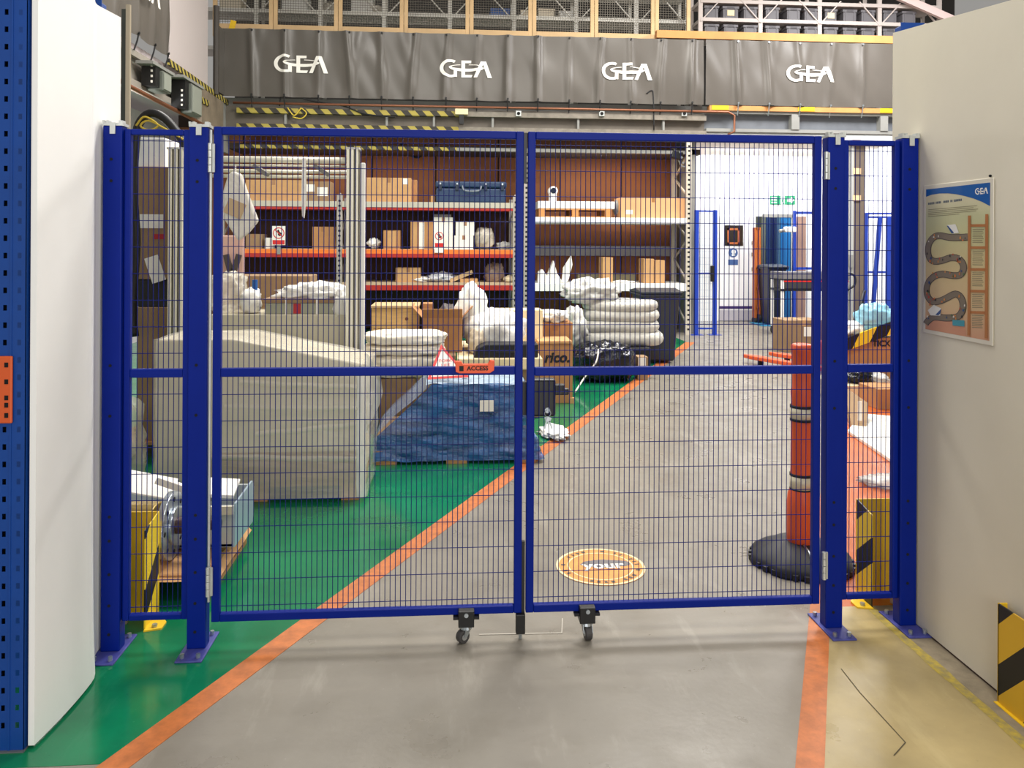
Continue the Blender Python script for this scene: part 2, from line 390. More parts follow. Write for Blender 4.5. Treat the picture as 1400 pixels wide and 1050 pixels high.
struct(g.build('wall_left', LW, smooth=False))
wr = MB()
wr.prism([(2.094, 3.63, .012), (2.094, .3, .012), (2.094, .3, 2.37), (2.094, 3.63, 2.733)], (.03, 0, 0))
wall_right = struct(wr.build('wall_right', RW))
struct(MB().box(2.1, 2.2, .3, 3.6, 0, .012).build('trim_1', mat('trim_dark', (74, 44, 40), .7)))
tr = struct(MB().box(-1.466, -1.448, 3.66, 3.675, 0, 2.78).build('trim_2', mat('stud', (168, 156, 132), .7))); MB().box(-1.486, -1.466, 3.664, 3.672, 0, 2.76).build('dark_strip', mat('stud_dark', (58, 62, 52), .7), tr)
# wall behind the racks: brown boards with dark joints
BROWN = mat('brown_board', (134, 84, 48), .75, 0, .12, 1.5)
wb = struct(MB().box(-5.3, 4.62, 15.72, 15.8, 0, 4.2).build('wall_back', mat('joint_dark', (52, 34, 26), .8)))
for i in range(8):
    x0 = -5.3 + i * 1.24
    MB().box(x0 + .015, x0 + 1.225, 15.69, 15.72, .02, 3.9).build('board', BROWN, wb)
struct(MB().box(4.5, 4.62, 14.75, 17.0, 0, 3.9).build('trim_3', GREYP))
wf = struct(MB().box(4.62, 13.5, 17.05, 17.2, 0, 4.6).build('wall_far', mat('wall_white', (244, 246, 246), .6)))
struct(MB().box(13.4, 13.5, 3, 17.05, 0, 9).build('wall_side', mat('wall_white2', (226, 228, 226), .6)))
struct(MB().box(-5.5, 13.5, 20.4, 20.5, 0, 9).build('wall_rear', mat('wall_grey', (58, 55, 52), .7)))
struct(MB().box(-5.4, -5.3, 3.6, 15.8, 0, 3.9).build('wall_store', mat('wall_lilac', (214, 206, 210), .6)))
# mezzanine deck and edge beams
YB = 14.45
dk = struct(MB().box(-4.2, 13.4, 14.6, 19.8, 4.14, 4.3).build('trim_4', GREYP))
struct(MB().box(-8.5, -4.2, 6.0, 19.8, 4.14, 4.3).build('trim_5', mat('deck_lilac', (222, 212, 214), .6)))
bm = MB()                                              # back edge beam: web and flanges
bm.box(-4.1, 4.7, 14.52, 14.55, 3.72, 4.14)
bk = struct(bm.build('trim_6', mat('beam_grey', (98, 91, 82), .6, 0, .12, 3)))
HZ = hazard('hazard_tape', (1, .0, .9), .26, (168, 152, 66), (46, 42, 34), .5, .6)
for za, zb in ((4.0, 4.09), (3.72, 3.81)):
    x1 = atY(627, 165, 14.42).x
    MB().box(-3.85, x1, 14.40, 14.54, za, zb).build('taped_flange', HZ, bk)
    MB().box(x1, 4.7, 14.40, 14.54, za, zb).build('flange', mat('flange_grey', (126, 119, 108), .6, 0, .2, 8), bk)
for x in (-3.0, -1.2, -.35, .72, 2.3, 3.9):
    MB().box(x - .02, x + .02, 14.43, 14.52, 3.81, 4.0).build('stiffener', GREYP, bk)
MB().box(-3.85, 0.07, 14.62, 14.75, 3.40, 3.46).build('taped_flange', HZ, bk); MB().box(.07, 4.5, 14.62, 14.75, 3.40, 3.46).build('flange', GREYP, bk)
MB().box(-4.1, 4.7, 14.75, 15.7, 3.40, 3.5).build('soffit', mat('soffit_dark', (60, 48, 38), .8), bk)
pp = MB(); pp.tube([(-3.9, 14.36, 4.17), (-1.5, 14.36, 4.165), (2, 14.36, 4.165), (5.1, 14.36, 4.16), (5.22, 14.36, 4.1), (5.22, 14.36, 3.8), (5.1, 14.36, 3.74)], .022, 8)
struct(pp.build('trim_7', COPPER, smooth=True))
# other part of the edge: grey channel with stiffeners, timber above
b2 = struct(MB().box(4.7, 8.4, 14.52, 14.55, 3.84, 4.16).build('trim_8', mat('beam_blue_grey', (100, 104, 110), .5, 0, .1, 3)))
for za, zb in ((3.80, 3.86), (4.14, 4.19)): MB().box(4.7, 8.4, 14.40, 14.53, za, zb).build('flange', GREYP, b2)
for x in (6.42, 8.15): MB().box(x - .09, x + .06, 14.38, 14.53, 3.86, 4.14).build('stiffener', GREYP, b2)
tb = struct(MB().box(4.75, 8.5, 14.36, 14.5, 4.19, 4.28).build('trim_9', TIMBERO))
for x in (4.95, 6.6, 8.2): MB().box(x - .16, x + .16, 14.352, 14.36, 4.2, 4.28).build('yellow_mark', YEL, tb)
struct(MB().box(3.75, 8.6, 14.38, 14.5, 5.52, 5.66).build('trim_10', TIMBERO))
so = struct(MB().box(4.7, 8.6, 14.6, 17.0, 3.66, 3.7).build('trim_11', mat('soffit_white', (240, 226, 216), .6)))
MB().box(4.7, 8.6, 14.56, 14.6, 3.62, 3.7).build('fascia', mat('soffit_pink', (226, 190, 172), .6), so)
# mezzanine return along the stores side
XL = -4.1
BE = mat('beam_side', (146, 140, 130), .6, 0, .12, 3)
lb = struct(MB().box(-4.2, -4.16, 6.0, 14.4, 3.75, 4.14).build('trim_12', BE))
MB().box(-4.26, -4.08, 6.0, 14.3, 4.08, 4.16).build('flange', BE, lb)
MB().box(-4.26, -4.08, 6.0, 14.3, 3.70, 3.78).build('flange', BE, lb)
HZ2 = hazard('hazard_tape_side', (0, 1, .9), .16, (176, 160, 74), (40, 36, 30), .5, .6)
p0, p1 = atX(230, 90, -4.06), atX(322, 152, -4.06)
MB().beam((-4.06, p0.y, 4.27), (-4.06, 14.9, 4.2), .03, .09).build('taped_edge', HZ2, lb)
MB().beam((-4.04, 12.6, 3.98), (-4.04, 13.4, 3.98), .03, .09).build('taped_edge', HZ2, lb)
MB().box(-4.12, -4.05, 13.1, 14.3, 3.3, 4.2).build('cover_plate', mat('plate_brown', (128, 116, 100), .6, 0, .2, 4), lb)
MB().box(-4.12, -4.07, 14.3, 14.75, 3.3, 4.2).build('cover_plate', GREYP, lb)
cp = MB(); cp.tube([(-4.02, 9.0, 3.66), (-4.02, 11, 3.62), (-4.02, 12.4, 3.6), (-4.02, 14, 3.55)], .03, 8)
cp.build('conduit', COPPER, lb, True)
#--GATE--
# ================================================================== GATE
YG = 3.405
FR = .034          # frame tube width
ZT, ZB = 2.205, .112
def post_proto(loc, label):
    t = thing('gate_post', label, 'post', loc, 'blue posts of the mesh gate')
    o = Vector(loc)
    MB().box(o.x - .039, o.x + .039, o.y, o.y + .06, .008, 2.2).build('column', BLUE, t, bevel=.005)
    pl = MB().box(o.x - .055, o.x + .055, o.y - .10, o.y + .15, .0005, .009).build('base_plate', mat('plate_blue', (62, 66, 140), .5, 0, .2, 20), t, bevel=.004)
    for dx in (-.032, .032):
        for dy in (-.072, .12):
            MB().cyl((o.x + dx, o.y + dy, .009), (o.x + dx, o.y + dy, .026), .009, n=6).build('bolt', STEEL, pl)
    for z in (2.06, 1.97, 1.20, .99, .57, .47, .33, .20, .08):
        MB().cyl((o.x - .004, o.y + .004, z), (o.x - .004, o.y - .0015, z), .0065, n=10).build('hole', DARK, t)
    c = MB(); c.box(o.x - .039, o.x + .043, o.y - .002, o.y + .062, 2.2, 2.212)
    c.box(o.x - .008, o.x + .014, o.y - .008, o.y - .002, 2.165, 2.212)
    for dx in (-.036, -.02, .03, .038): c.box(o.x + dx - .004, o.x + dx + .004, o.y - .002, o.y + .03, 2.212, 2.222)
    c.build('top_clip', GALV, t)
    return t
p1_ = post_proto((-1.415, YG, 0), 'blue gate post against the white board beside the blue perforated upright')
dup(p1_, (-1.066, YG, 0), 'blue gate post hinging the leaf that holds the orange tag, over green floor')
dup(p1_, (1.706, YG, 0), 'blue gate post standing in front of the orange bollard, on the orange stripe')
dup(p1_, (2.05, YG, 0), 'blue gate post against the cream board beside the poster')
def wires(x0, x1, z0, z1, nv, y):
    m = MB(); r = .0018
    n = max(2, round((x1 - x0) / .0223))
    for i in range(1, n):
        x = x0 + (x1 - x0) * i / n; m.cyl((x, y, z0), (x, y, z1), r, n=5, caps=False)
    return m
def hwires(m, x0, x1, zs, y):
    for z in zs: m.cyl((x0, y, z), (x1, y, z), .0018, n=5, caps=False)
    return m
def frame_part(t, x0, x1, z0, z1, y, zm, w=FR, wt=None):
    d = .03; wt = wt or w
    for nm, b in (('stile', (x0, x0 + w, z0, z1)), ('stile', (x1 - w, x1, z0, z1)), ('top_rail', (x0 + w, x1 - w, z1 - wt, z1)), ('bottom_rail', (x0 + w, x1 - w, z0, z0 + wt)), ('middle_rail', (x0 + w, x1 - w, zm - .018, zm + .018))):
        MB().box(b[0], b[1], y, y + d, b[2], b[3]).build(nm, BLUE, t, bevel=.004)
    xi0, xi1 = x0 + w, x1 - w
    up = wires(xi0, xi1, zm + .018, z1 - wt, 0, y + .024)
    hwires(up, xi0, xi1, [z1 - wt - .022 - .1125 * i for i in range(9)], y + .0275)
    lo = wires(xi0, xi1, z0 + wt, zm - .018, 0, y + .024)
    hwires(lo, xi0, xi1, [z0 + wt + .022 + .1125 * i for i in range(9)], y + .0275)
    tag(up.build('wire_mesh', WIRE, t, True), kind='stuff'); tag(lo.build('wire_mesh', WIRE, t, True), kind='stuff')
for x0, x1, lab in ((-1.374, -1.107, 'narrow blue mesh panel between two posts over the green floor'), (1.747, 2.012, 'narrow blue mesh panel between two posts over the orange floor')):
    t = thing('mesh_panel', lab, 'fence panel', ((x0 + x1) / 2, YG + .03, .12)); frame_part(t, x0, x1, .125, 2.19, YG + .018, 1.163, .026, .024)
def caster(t, x, ang):
    y = YG - .012
    MB().box(x - .034, x + .034, y - .01, y + .05, ZB - .04, ZB + .03).build('caster_bracket', BLACK, t, bevel=.003)
    MB().box(x - .056, x + .056, y + .004, y + .04, ZB - .012, ZB - .002).build('bracket_wing', BLACK, t)
    MB().cyl((x, y - .016, ZB + .014), (x, y - .008, ZB + .014), .009, n=12).build('bolt', STEEL, t)
    c = Vector((x, y + .02, 0)); R = Matrix.Rotation(ang, 3, 'Z'); k = R @ Vector((0, -.018, 0))
    fk = MB(); fk.cyl((c.x, c.y, .072), (c.x, c.y, .058), .022, .026)
    for s in (-1, 1):
        w = R @ Vector((.019 * s, 0, 0)); a = c + w; b = c + w + k
        fk.prism([(a.x - .012 * k.normalized().x, a.y - .012 * k.normalized().y, .062), (a.x + .016 * k.normalized().x, a.y + .016 * k.normalized().y, .062), (b.x + .01 * k.normalized().x, b.y + .01 * k.normalized().y, .03), (b.x - .01 * k.normalized().x, b.y - .01 * k.normalized().y, .03)], w * .12)
    f = fk.build('caster_fork', STEEL, t)
    ax = R @ Vector((.015, 0, 0)); cc = c + k + Vector((0, 0, .0285))
    wh = MB(); wh.cyl(cc - ax, cc + ax, .028, n=24); wh.build('wheel', mat('wheel_grey', (62, 60, 60), .6), f, bevel=.004)
    MB().cyl(cc - ax * 1.1, cc + ax * 1.1, .013, n=14).build('hub', mat('hub_grey', (150, 150, 148), .5), f)
def hinge(t, x, z):
    h = MB()
    for i in range(4): h.cyl((x, YG - .006, z - .06 + i * .031), (x, YG - .006, z - .06 + i * .031 + .029), .009, n=12)
    h.box(x - .008, x + .018, YG - .004, YG + .004, z - .06, z + .06)
    h.build('hinge', GALV, t, bevel=.001)
gl = thing('gate_leaf', 'blue wire mesh gate leaf with orange tag and drop bolt, over green floor', 'gate', (-.35, YG + .01, ZB))
frame_part(gl, -1.008, .307, ZB, ZT, YG + .012, 1.165)
hinge(gl, -1.016, 2.07); hinge(gl, -1.016, .29)
MB().cyl((-1.018, YG + .012, .2), (-1.018, YG + .012, 2.19), .006, n=8).build('hinge_rod', GALV, gl)
caster(gl, .067, math.radians(-55))
d = MB(); d.box(.282, .322, YG - .004, YG + .03, .028, .112); d.build('drop_bolt', BLACK, gl, bevel=.003)
MB().cyl((.302, YG + .012, .003), (.302, YG + .012, .03), .008, n=10).build('bolt_tip', STEEL, gl)
MB().box(.307, .321, YG + .02, YG + .04, .112, .42).build('edge_strip', BLACK, gl)
MB().box(.307, .321, YG + .02, YG + .04, 1.98, 2.2).build('edge_strip', BLACK, gl)
# orange tag hooked over the middle rail
x0, x1, z0, z1 = rect(622, 494, 676, 510, YG - .004)
ot = MB(); ot.prism([(x0 + .004, YG - .012, z0 + .006), (x0 + .02, YG - .012, z0), (x1 - .02, YG - .012, z0), (x1 - .002, YG - .012, z0 + .012), (x1, YG - .012, z1 + .002), (x1 - .018, YG - .012, z1 + .004), (x1 - .028, YG - .012, z1 - .012), (x0 + .034, YG - .012, z1 - .012), (x0 + .026, YG - .012, z1), (x0, YG - .012, z1 + .001)], (0, .03, 0))
tg = ot.build('name_tag', mat('tag_orange', (236, 88, 40), .45), gl, bevel=.002)
xm = (x0 + x1) / 2; zm_ = (z0 + z1) / 2 - .004
text('ACCESS', .026, (xm + .012, YG - .0155, zm_), (1, 0, 0), (0, 0, 1), 'lettering', BLK, tg, bold=.0008)
MB().box(xm - .066, xm - .048, YG - .0148, YG - .0125, zm_ - .011, zm_ + .011).build('logo_mark', BLK, tg)
gr = thing('gate_leaf', 'blue wire mesh gate leaf with black lock, in front of the bollard', 'gate', (.98, YG + .01, ZB))
frame_part(gr, .325, 1.645, ZB, ZT, YG + .012, 1.16)
hinge(gr, 1.656, 2.07); hinge(gr, 1.656, .29)
caster(gr, .592, math.radians(8))
yb = YG + .05
x0, x1, z0, z1 = rect(733, 519, 760, 570, yb)
lk = MB().box(x0 - .03, x1, yb, yb + .06, z0, z1).build('lock_case', BLACK, gr, bevel=.01)
xa, xb, za, zb = rect(747, 534, 780, 543, yb - .03)
MB().box(xa, xb, yb + .01, yb + .04, za, zb).build('handle', mat('handle_black', (30, 28, 26), .4), gr, bevel=.006)
xa, xb, za, zb = rect(750, 527, 773, 535, yb)
MB().box(xa, xb, yb + .01, yb + .05, za, zb).build('keeper', BLACK, gr, bevel=.004)
MB().cyl((xa - .005, yb - .008, z0 + .03), (xa - .005, yb, z0 + .03), .012, n=12).build('lock_cylinder', STEEL, gr)
MB().box(.30, .327, YG + .045, YG + .07, z0 + .01, z1 - .01).build('latch_block', BLACK, gr)
kx = xa - .005; ks = thing('key_bunch', 'small bunch of keys hanging from the black gate lock', 'keys', (kx, yb - .012, z0))
k = MB(); k.tube([(kx + .014 * math.cos(t * .52), yb - .014, z0 + .018 + .014 * math.sin(t * .52)) for t in range(12)], .0015, 5, True)
k.build('key_ring', STEEL, ks, True)
for i, a in enumerate((-.25, .1, .35)):
    k = MB(); c = Vector((kx, yb - .016 - i * .004, z0 + .004)); dd = Vector((math.sin(a), 0, -math.cos(a)))
    k.cyl(c + dd * .008, c + dd * .011, .0001, .0001, 4); k.obox(c + dd * .01, (.02, .002, .02), (0, a, 0)); k.obox(c + dd * .036, (.007, .002, .036), (0, -a, 0))
    k.build('key', STEEL, ks)
# perforated rack upright with orange beam connector
def perforated(x0, x1, y, z0, z1, cols, rows, hw, hh, zs):
    """a face with real slots: quads around each slot"""
    m = MB(); xs = [x0] + sum([[c - hw / 2, c + hw / 2] for c in cols], []) + [x1]
    zz = [z0] + sum([[z - hh / 2, z + hh / 2] for z in zs], []) + [z1]
    for i in range(len(xs) - 1):
        for j in range(len(zz) - 1):
            if i % 2 == 1 and j % 2 == 1: continue
            m.quad((xs[i], y, zz[j]), (xs[i + 1], y, zz[j]), (xs[i + 1], y, zz[j + 1]), (xs[i], y, zz[j + 1]))
    return m
YU = 2.775
ru = thing('rack_upright', 'tall blue perforated pallet rack upright beside the white board', 'rack upright', (-1.49, YU, 0))
xa = atY(-6, 500, YU).x; xb = atY(35.5, 500, YU).x; xc = atY(15, 500, YU).x
zs = [.09 + .0585 * i for i in range(45)]
m = perforated(xa, xb, YU, .006, 2.72, [atY(6.5, 500, YU).x, atY(26, 500, YU).x], 45, .012, .019, zs)
m.box(xb - .003, xb, YU, YU + .07, .006, 2.72); m.box(xa - .003, xa, YU, YU + .07, .006, 2.72)
m.build('column', RACKBLUE, ru, fixn=False)
MB().box(xc - .003, xc + .003, YU - .003, YU, .006, 2.72).build('rib', RACKBLUE, ru)
MB().box(xa - .02, xa + .028, YU + .05, YU + .06, .006, 2.72).build('slot_shade', DARK, ru)  # dark strip added so the outer slots look shaded inside
MB().box(xa - .01, xb + .004, YU - .01, YU + .08, 0, .006).build('foot_plate', mat('plate_grey', (96, 100, 104), .6), ru)
x0, x1, z0, z1 = rect(-6, 487, 16.5, 579, YU - .012)
cn = MB().box(x0, x1, YU - .014, YU - .004, z0, z1).build('beam_connector', mat('connector_orange', (216, 92, 40), .5), ru, bevel=.004)
for y in (499, 522, 544, 554, 568):
    p = atY(8.5, y, YU - .015); MB().box(p.x - .006, p.x + .006, YU - .0155, YU - .013, p.z - .008, p.z + .008).build('slot', DARK, cn)
for nm, loc, lab in (('rack_upright', (-1.56, 3.5, 0), 'blue rack upright top showing behind the white board'), ('rack_upright', (2.245, 3.72, 0), 'blue rack upright top showing behind the cream board')):
    t = thing(nm, lab, 'rack upright', loc)
    zt = 2.745 if loc[0] < 0 else 2.80
    MB().box(loc[0] - .05, loc[0] + .05, loc[1], loc[1] + .07, .006, zt).build('column', RACKBLUE, t, bevel=.004)
    MB().box(loc[0] - .07, loc[0] + .07, loc[1] - .02, loc[1] + .09, 0, .006).build('foot_plate', RACKBLUE, t)
    MB().box(loc[0] - .06, loc[0] + .06, loc[1] - .004, loc[1], zt - .06, zt + .01).build('clip', RACKBLUE, t)
TANC = mat('tan_carton', (226, 184, 138), .8, 0, .25, 3)
for i, (z0, z1) in enumerate(((.75, 1.42), (1.44, 2.08), (2.10, 2.75))):
    t = thing('cardboard_box', '%s tan carton on the shelves behind the blue perforated upright' % ('lowest', 'middle', 'topmost')[i], 'box', (-2.05, 3.2, z0), 'cartons behind the perforated upright')
    MB().box(-2.45, -1.70, 3.2, 3.3, z0, z1).build('body', TANC, t, bevel=.006); MB().box(-2.1, -2.04, 3.198, 3.3, z1, z1 + .0015).build('tape', TAPE, t)
t = thing('shelf_stand', 'narrow blue shelf stand carrying tan cartons behind the perforated upright', 'shelf', (-2.05, 3.2, 0))
for x in (-2.5, -1.68): MB().box(x, x + .02, 3.19, 3.31, 0, 2.8).build('side', RACKBLUE, t)
for z in (.73, 1.42, 2.08): MB().box(-2.48, -1.68, 3.19, 3.31, z, z + .02).build('shelf', RACKBLUE, t)
#--NEAR--
# ================================================================== NEAR THINGS
# poster on the cream board
XP = 2.0935
po = thing('wall_poster', 'laminated poster of winding road and ladder on the cream board', 'poster', (XP, 3.14, 1.33))
PYa, PYb, PZ0, PZ1 = 3.368, 2.914, 1.330, 1.984
MB().box(XP - .004, XP, PYb, PYa, PZ0, PZ1).build('sheet', mat('poster_white', (222, 216, 200), .35), po, bevel=.002)
def pp_(px, py, k=1):
    s = (px - 92) / 376; yt = 95 - 30 * s; yb_ = 910 + 62 * s; t = (py - yt) / (yb_ - yt)
    m = .018
    return Vector((XP - .0042 - .0004 * k, PYa - m - (PYa - PYb - 2 * m) * s, PZ1 - m - (PZ1 - PZ0 - 2 * m) * t))
pw = MB().quad(pp_(92, 95, 0), pp_(468, 65, 0), pp_(468, 972, 0), pp_(92, 910, 0))
pm = bpy.data.materials.new('poster_print'); pm.use_nodes = True; nt = pm.node_tree; b = nt.nodes['Principled BSDF']; b.inputs['Roughness'].default_value = .35
g_ = nt.nodes.new('ShaderNodeNewGeometry'); sx = nt.nodes.new('ShaderNodeSeparateXYZ'); nt.links.new(g_.outputs['Position'], sx.inputs[0])
mr = nt.nodes.new('ShaderNodeMapRange'); mr.inputs[1].default_value = PZ0; mr.inputs[2].default_value = PZ1; nt.links.new(sx.outputs['Z'], mr.inputs[0])
cr = nt.nodes.new('ShaderNodeValToRGB'); nt.links.new(mr.outputs[0], cr.inputs[0]); nt.links.new(cr.outputs[0], b.inputs['Base Color'])
E_ = cr.color_ramp.elements; E_[0].position = 0; E_[0].color = lin((206, 150, 120)); E_[1].position = 1; E_[1].color = lin((226, 214, 186))
for ps, c in ((.2, (214, 184, 142)), (.45, (212, 192, 144)), (.66, (200, 196, 148)), (.78, (198, 198, 156)), (.9, (216, 208, 176))):
    e = E_.new(ps); e.color = lin(c)
pw.build('print_ground', pm, po)
PB = mat('poster_blue', (22, 90, 164), .35); ROAD = mat('poster_road', (128, 116, 100), .4); EDGE = mat('poster_edge', (84, 74, 66), .4)
LAD = mat('poster_ladder', (178, 116, 66), .4); PINK = mat('poster_pink', (206, 148, 118), .4); TEXTG = mat('poster_text', (140, 130, 100), .5)
arc = [(92, 138), (130, 126), (180, 120), (230, 120), (280, 126), (330, 138), (380, 154), (425, 174), (468, 200)]
h = MB()
for i in range(8):
    (xa, ya), (xb, yb_) = arc[i], arc[i + 1]
    h.quad(pp_(xa, 95 - 30 * (xa - 92) / 376), pp_(xb, 95 - 30 * (xb - 92) / 376), pp_(xb, yb_), pp_(xa, ya))
h.build('header', PB, po)
lg = MB(); c0 = pp_(423, 112, 2)
gea(lg, lambda u, v: c0 + Vector((0, -u, v)), .026)
lg.build('logo', LOGO, po)
tl = MB()
for i, (a, b_) in enumerate(((107, 400), (107, 380), (107, 405), (107, 395), (107, 300))):
    y = 212 + i * 10; tl.quad(pp_(a, y), pp_(b_, y - 18 * (b_ - a) / 290), pp_(b_, y + 3 - 18 * (b_ - a) / 290), pp_(a, y + 3))
for k, (ya, yb_) in enumerate(((330, 415), (455, 545), (580, 665), (705, 790), (825, 905))):
    for j in range(8):
        y = ya + (yb_ - ya) * j / 8; tl.quad(pp_(375, y), pp_(438 - (j * 7 % 11), y + 1), pp_(438 - (j * 7 % 11), y + 5), pp_(375, y + 4))
tl.build('text_lines', TEXTG, po)
tt = MB()
for a, b_ in ((107, 150), (156, 196), (204, 240), (247, 262), (267, 318)):
    for q in range(int((b_ - a) / 7)):
        x = a + q * 7; y = 178 - 20 * (x - 107) / 211; tt.quad(pp_(x, y - 6), pp_(x + 4.6, y - 6), pp_(x + 4.6, y + 7), pp_(x, y + 7))
tt.build('title', mat('poster_title', (62, 84, 112), .5), po)
MB().poly([pp_(92, 905), pp_(150, 855), pp_(330, 862), pp_(345, 950), pp_(230, 932), pp_(94, 908)]).build('ground_patch', PINK, po)
rp = [(350, 375), (300, 378), (240, 376), (190, 366), (150, 372), (118, 405), (108, 450), (118, 495), (150, 515), (200, 510), (250, 495), (295, 500), (322, 530), (325, 565), (305, 595), (260, 598), (205, 590), (155, 600), (115, 632), (100, 675), (108, 720), (140, 750), (190, 745), (235, 725), (280, 705), (312, 725), (325, 770), (315, 815), (285, 840), (220, 845), (150, 840), (110, 862), (95, 880)]
def smooth_path(P, n=3):
    out = []
    for i in range(len(P) - 1):
        p0 = P[max(i - 1, 0)]; p1 = P[i]; p2 = P[i + 1]; p3 = P[min(i + 2, len(P) - 1)]
        for k in range(n):
            t = k / n; out.append(tuple(.5 * (2 * p1[a] + (p2[a] - p0[a]) * t + (2 * p0[a] - 5 * p1[a] + 4 * p2[a] - p3[a]) * t * t + (3 * p1[a] - p0[a] - 3 * p2[a] + p3[a]) * t ** 3) for a in range(len(p1))))
    return out + [P[-1]]
def ribbon(P, w, k):
    m = MB()
    for i in range(len(P) - 1):
        q = []
        for j in (i, i + 1):
            a = P[max(j - 1, 0)]; b_ = P[min(j + 1, len(P) - 1)]; dx, dy = b_[0] - a[0], b_[1] - a[1]; L = math.hypot(dx, dy) or 1
            q.append((pp_(P[j][0] - dy / L * w, P[j][1] + dx / L * w, k), pp_(P[j][0] + dy / L * w, P[j][1] - dx / L * w, k)))
        m.quad(q[0][0], q[1][0], q[1][1], q[0][1])
    return m
sp_ = smooth_path(rp)
ribbon(sp_, 20, 2).build('road_edge', EDGE, po, fixn=False); ribbon(sp_, 16, 3).build('road', ROAD, po, fixn=False)
for x, y0, y1 in ((359, 252, 944), (453, 246, 958)):
    MB().quad(pp_(x - 8, y0, 4), pp_(x + 8, y0, 4), pp_(x + 8, y1, 4), pp_(x - 8, y1, 4)).build('ladder_rail', LAD, po)
for y in (310, 437, 563, 688, 810):
    MB().quad(pp_(366, y - 8, 4), pp_(446, y - 7, 4), pp_(446, y + 8, 4), pp_(366, y + 7, 4)).build('ladder_rung', LAD, po)
for a in ([(228, 305), (280, 300), (300, 350), (262, 356)], [(110, 800), (150, 768), (196, 790), (190, 832), (128, 830)]):
    MB().poly([pp_(x, y, 5) for x, y in a]).build('white_lorry', mat('poster_lorry', (234, 232, 226), .4), po)
for a in ([(228, 308), (236, 308), (272, 350), (258, 354)], [(160, 826), (196, 792), (192, 818), (178, 830)]):
    MB().poly([pp_(x, y, 6) for x, y in a]).build('blue_side', mat('poster_navy', (50, 84, 140), .4), po)
MB().quad(pp_(265, 855, 5), pp_(335, 858, 5), pp_(335, 893, 5), pp_(265, 888, 5)).build('teal_block', mat('poster_teal', (66, 150, 168), .4), po)
fig_c = [(212, 120, 60), (214, 140, 70), (40, 40, 44), (60, 84, 130), (190, 80, 60), (226, 220, 210), (76, 116, 70)]
fg = [[] for _ in fig_c]
for i in range(64):
    x, y = sp_[random.randrange(len(sp_))]; x += random.uniform(-16, 16); y += random.uniform(-22, 24)
    if 98 < x < 340 and y < 850: fg[random.randrange(7)].append((x, y, random.uniform(2.5, 6), random.uniform(4, 9)))
for c, L in zip(fig_c, fg):
    m = MB()
    for x, y, w, hh in L: m.poly([pp_(x - w, y + hh, 7), pp_(x + w, y + hh, 7), pp_(x + w * .8, y - hh * .4, 7), pp_(x, y - hh, 7), pp_(x - w * .8, y - hh * .3, 7)])
    if L: m.build('tiny_figures', mat('poster_fig_%d' % fig_c.index(c), c, .4), po)
for yy, zz in ((PYb + .02, PZ1 + .008),):
    MB().cyl((XP, yy, zz), (XP - .006, yy, zz), .005, n=8).build('screw', DARK, po)

# corner guards
def guard(label, X, Yn, Yf, Xo, z1, hm, foot):
    t = thing('corner_guard', label, 'guard', (X, Yn, 0))
    MB().prism([(X, Yn, .004), (X, Yf, .004), (X, Yf, z1), (X, Yn, z1 - .03)], (.006 if Xo > X else -.006, 0, 0)).build('striped_plate', hm, t)
    MB().box(min(X, Xo), max(X, Xo), Yf, Yf + .006, .004, z1).build('back_plate', YEL, t)
    s = 1 if Xo > X else -1
    f = MB().prism([(X + s * .0, Yn - .02, .0005), (X - s * .07, Yn - .0, .0005), (X - s * .07, Yn + .06, .0005), (X + s * .0, Yf, .0005)], (0, 0, .008)).build('foot_flange', YEL, t)
    MB().cyl((X - s * .035, Yn + .015, .008), (X - s * .035, Yn + .015, .02), .012, n=6).build('bolt', STEEL, f)
    return t
guard('yellow guard with black slanted stripe standing on green floor', -1.345, 3.60, 3.76, -1.52, .47, hazard('hz_left', (0, -.9, 1), .36, (238, 204, 36), (24, 24, 20), .62, .5, .5), 1)
guard('yellow and black corner guard standing beside the orange bollard', 1.985, 3.60, 3.74, 2.22, .47, hazard('hz_right', (0, .8, 1), .27, (224, 190, 48), (24, 24, 20), .55, .5, .10), -1)
t = thing('corner_guard', 'yellow and black striped guard fixed below the poster at the board foot', 'guard', (2.06, 2.6, 0))
HZ3 = hazard('hz_wall', (0, 1.0, 1), .27, (226, 180, 44), (20, 20, 22), .56, .5, .0)
MB().box(2.055, 2.061, 2.2, 2.83, .004, .374).build('striped_plate', HZ3, t, bevel=.002)
MB().box(2.055, 2.09, 2.824, 2.83, .004, .374).build('side_plate', YEL, t)
MB().box(2.04, 2.09, 2.2, 2.83, 0, .004).build('foot_flange', YEL, t)

# orange bollard with reflective bands on a black base
bc = fl(1095, 769); bc.z = 0
t = thing('bollard', 'orange bollard with two white reflective bands on black rubber base', 'bollard', bc)
fnr = lambda a: 1 + .035 * math.cos(8 * a)
MB().lathe([(.262, .001), (.268, .012), (.262, .035), (.25, .05), (.2, .085), (.13, .115), (.085, .12), (.0, .12)], bc, 48, fnr).build('base', RUBBER, t, True)
lu = MB()
for i in range(30):
    a = 2 * math.pi * i / 30; lu.obox(bc + Vector((.264 * math.cos(a), .264 * math.sin(a), .016)), (.016, .026, .028), (0, 0, a))
tag(lu.build('base_lugs', RUBBER, t), kind='stuff')
BO = mat('bollard_orange', (218, 88, 42), .42, 0, .06, 5)
def zy(y): return EYE - (y - 332.6) / F * (bc.y / ray(1098, 600)[1])
prof = [(.062, zy(752)), (.072, zy(744)), (.076, zy(720)), (.076, zy(690)), (.070, zy(674)), (.060, zy(668)), (.056, zy(640)), (.055, zy(548)), (.058, zy(536)), (.054, zy(530)), (.050, zy(520)), (.048, zy(505)), (.050, zy(500)), (.054, zy(484)), (.058, zy(478)), (.058, zy(472)), (.046, zy(470)), (.0, zy(471))]
MB().lathe(prof, bc, 32).build('tube', BO, t, True)
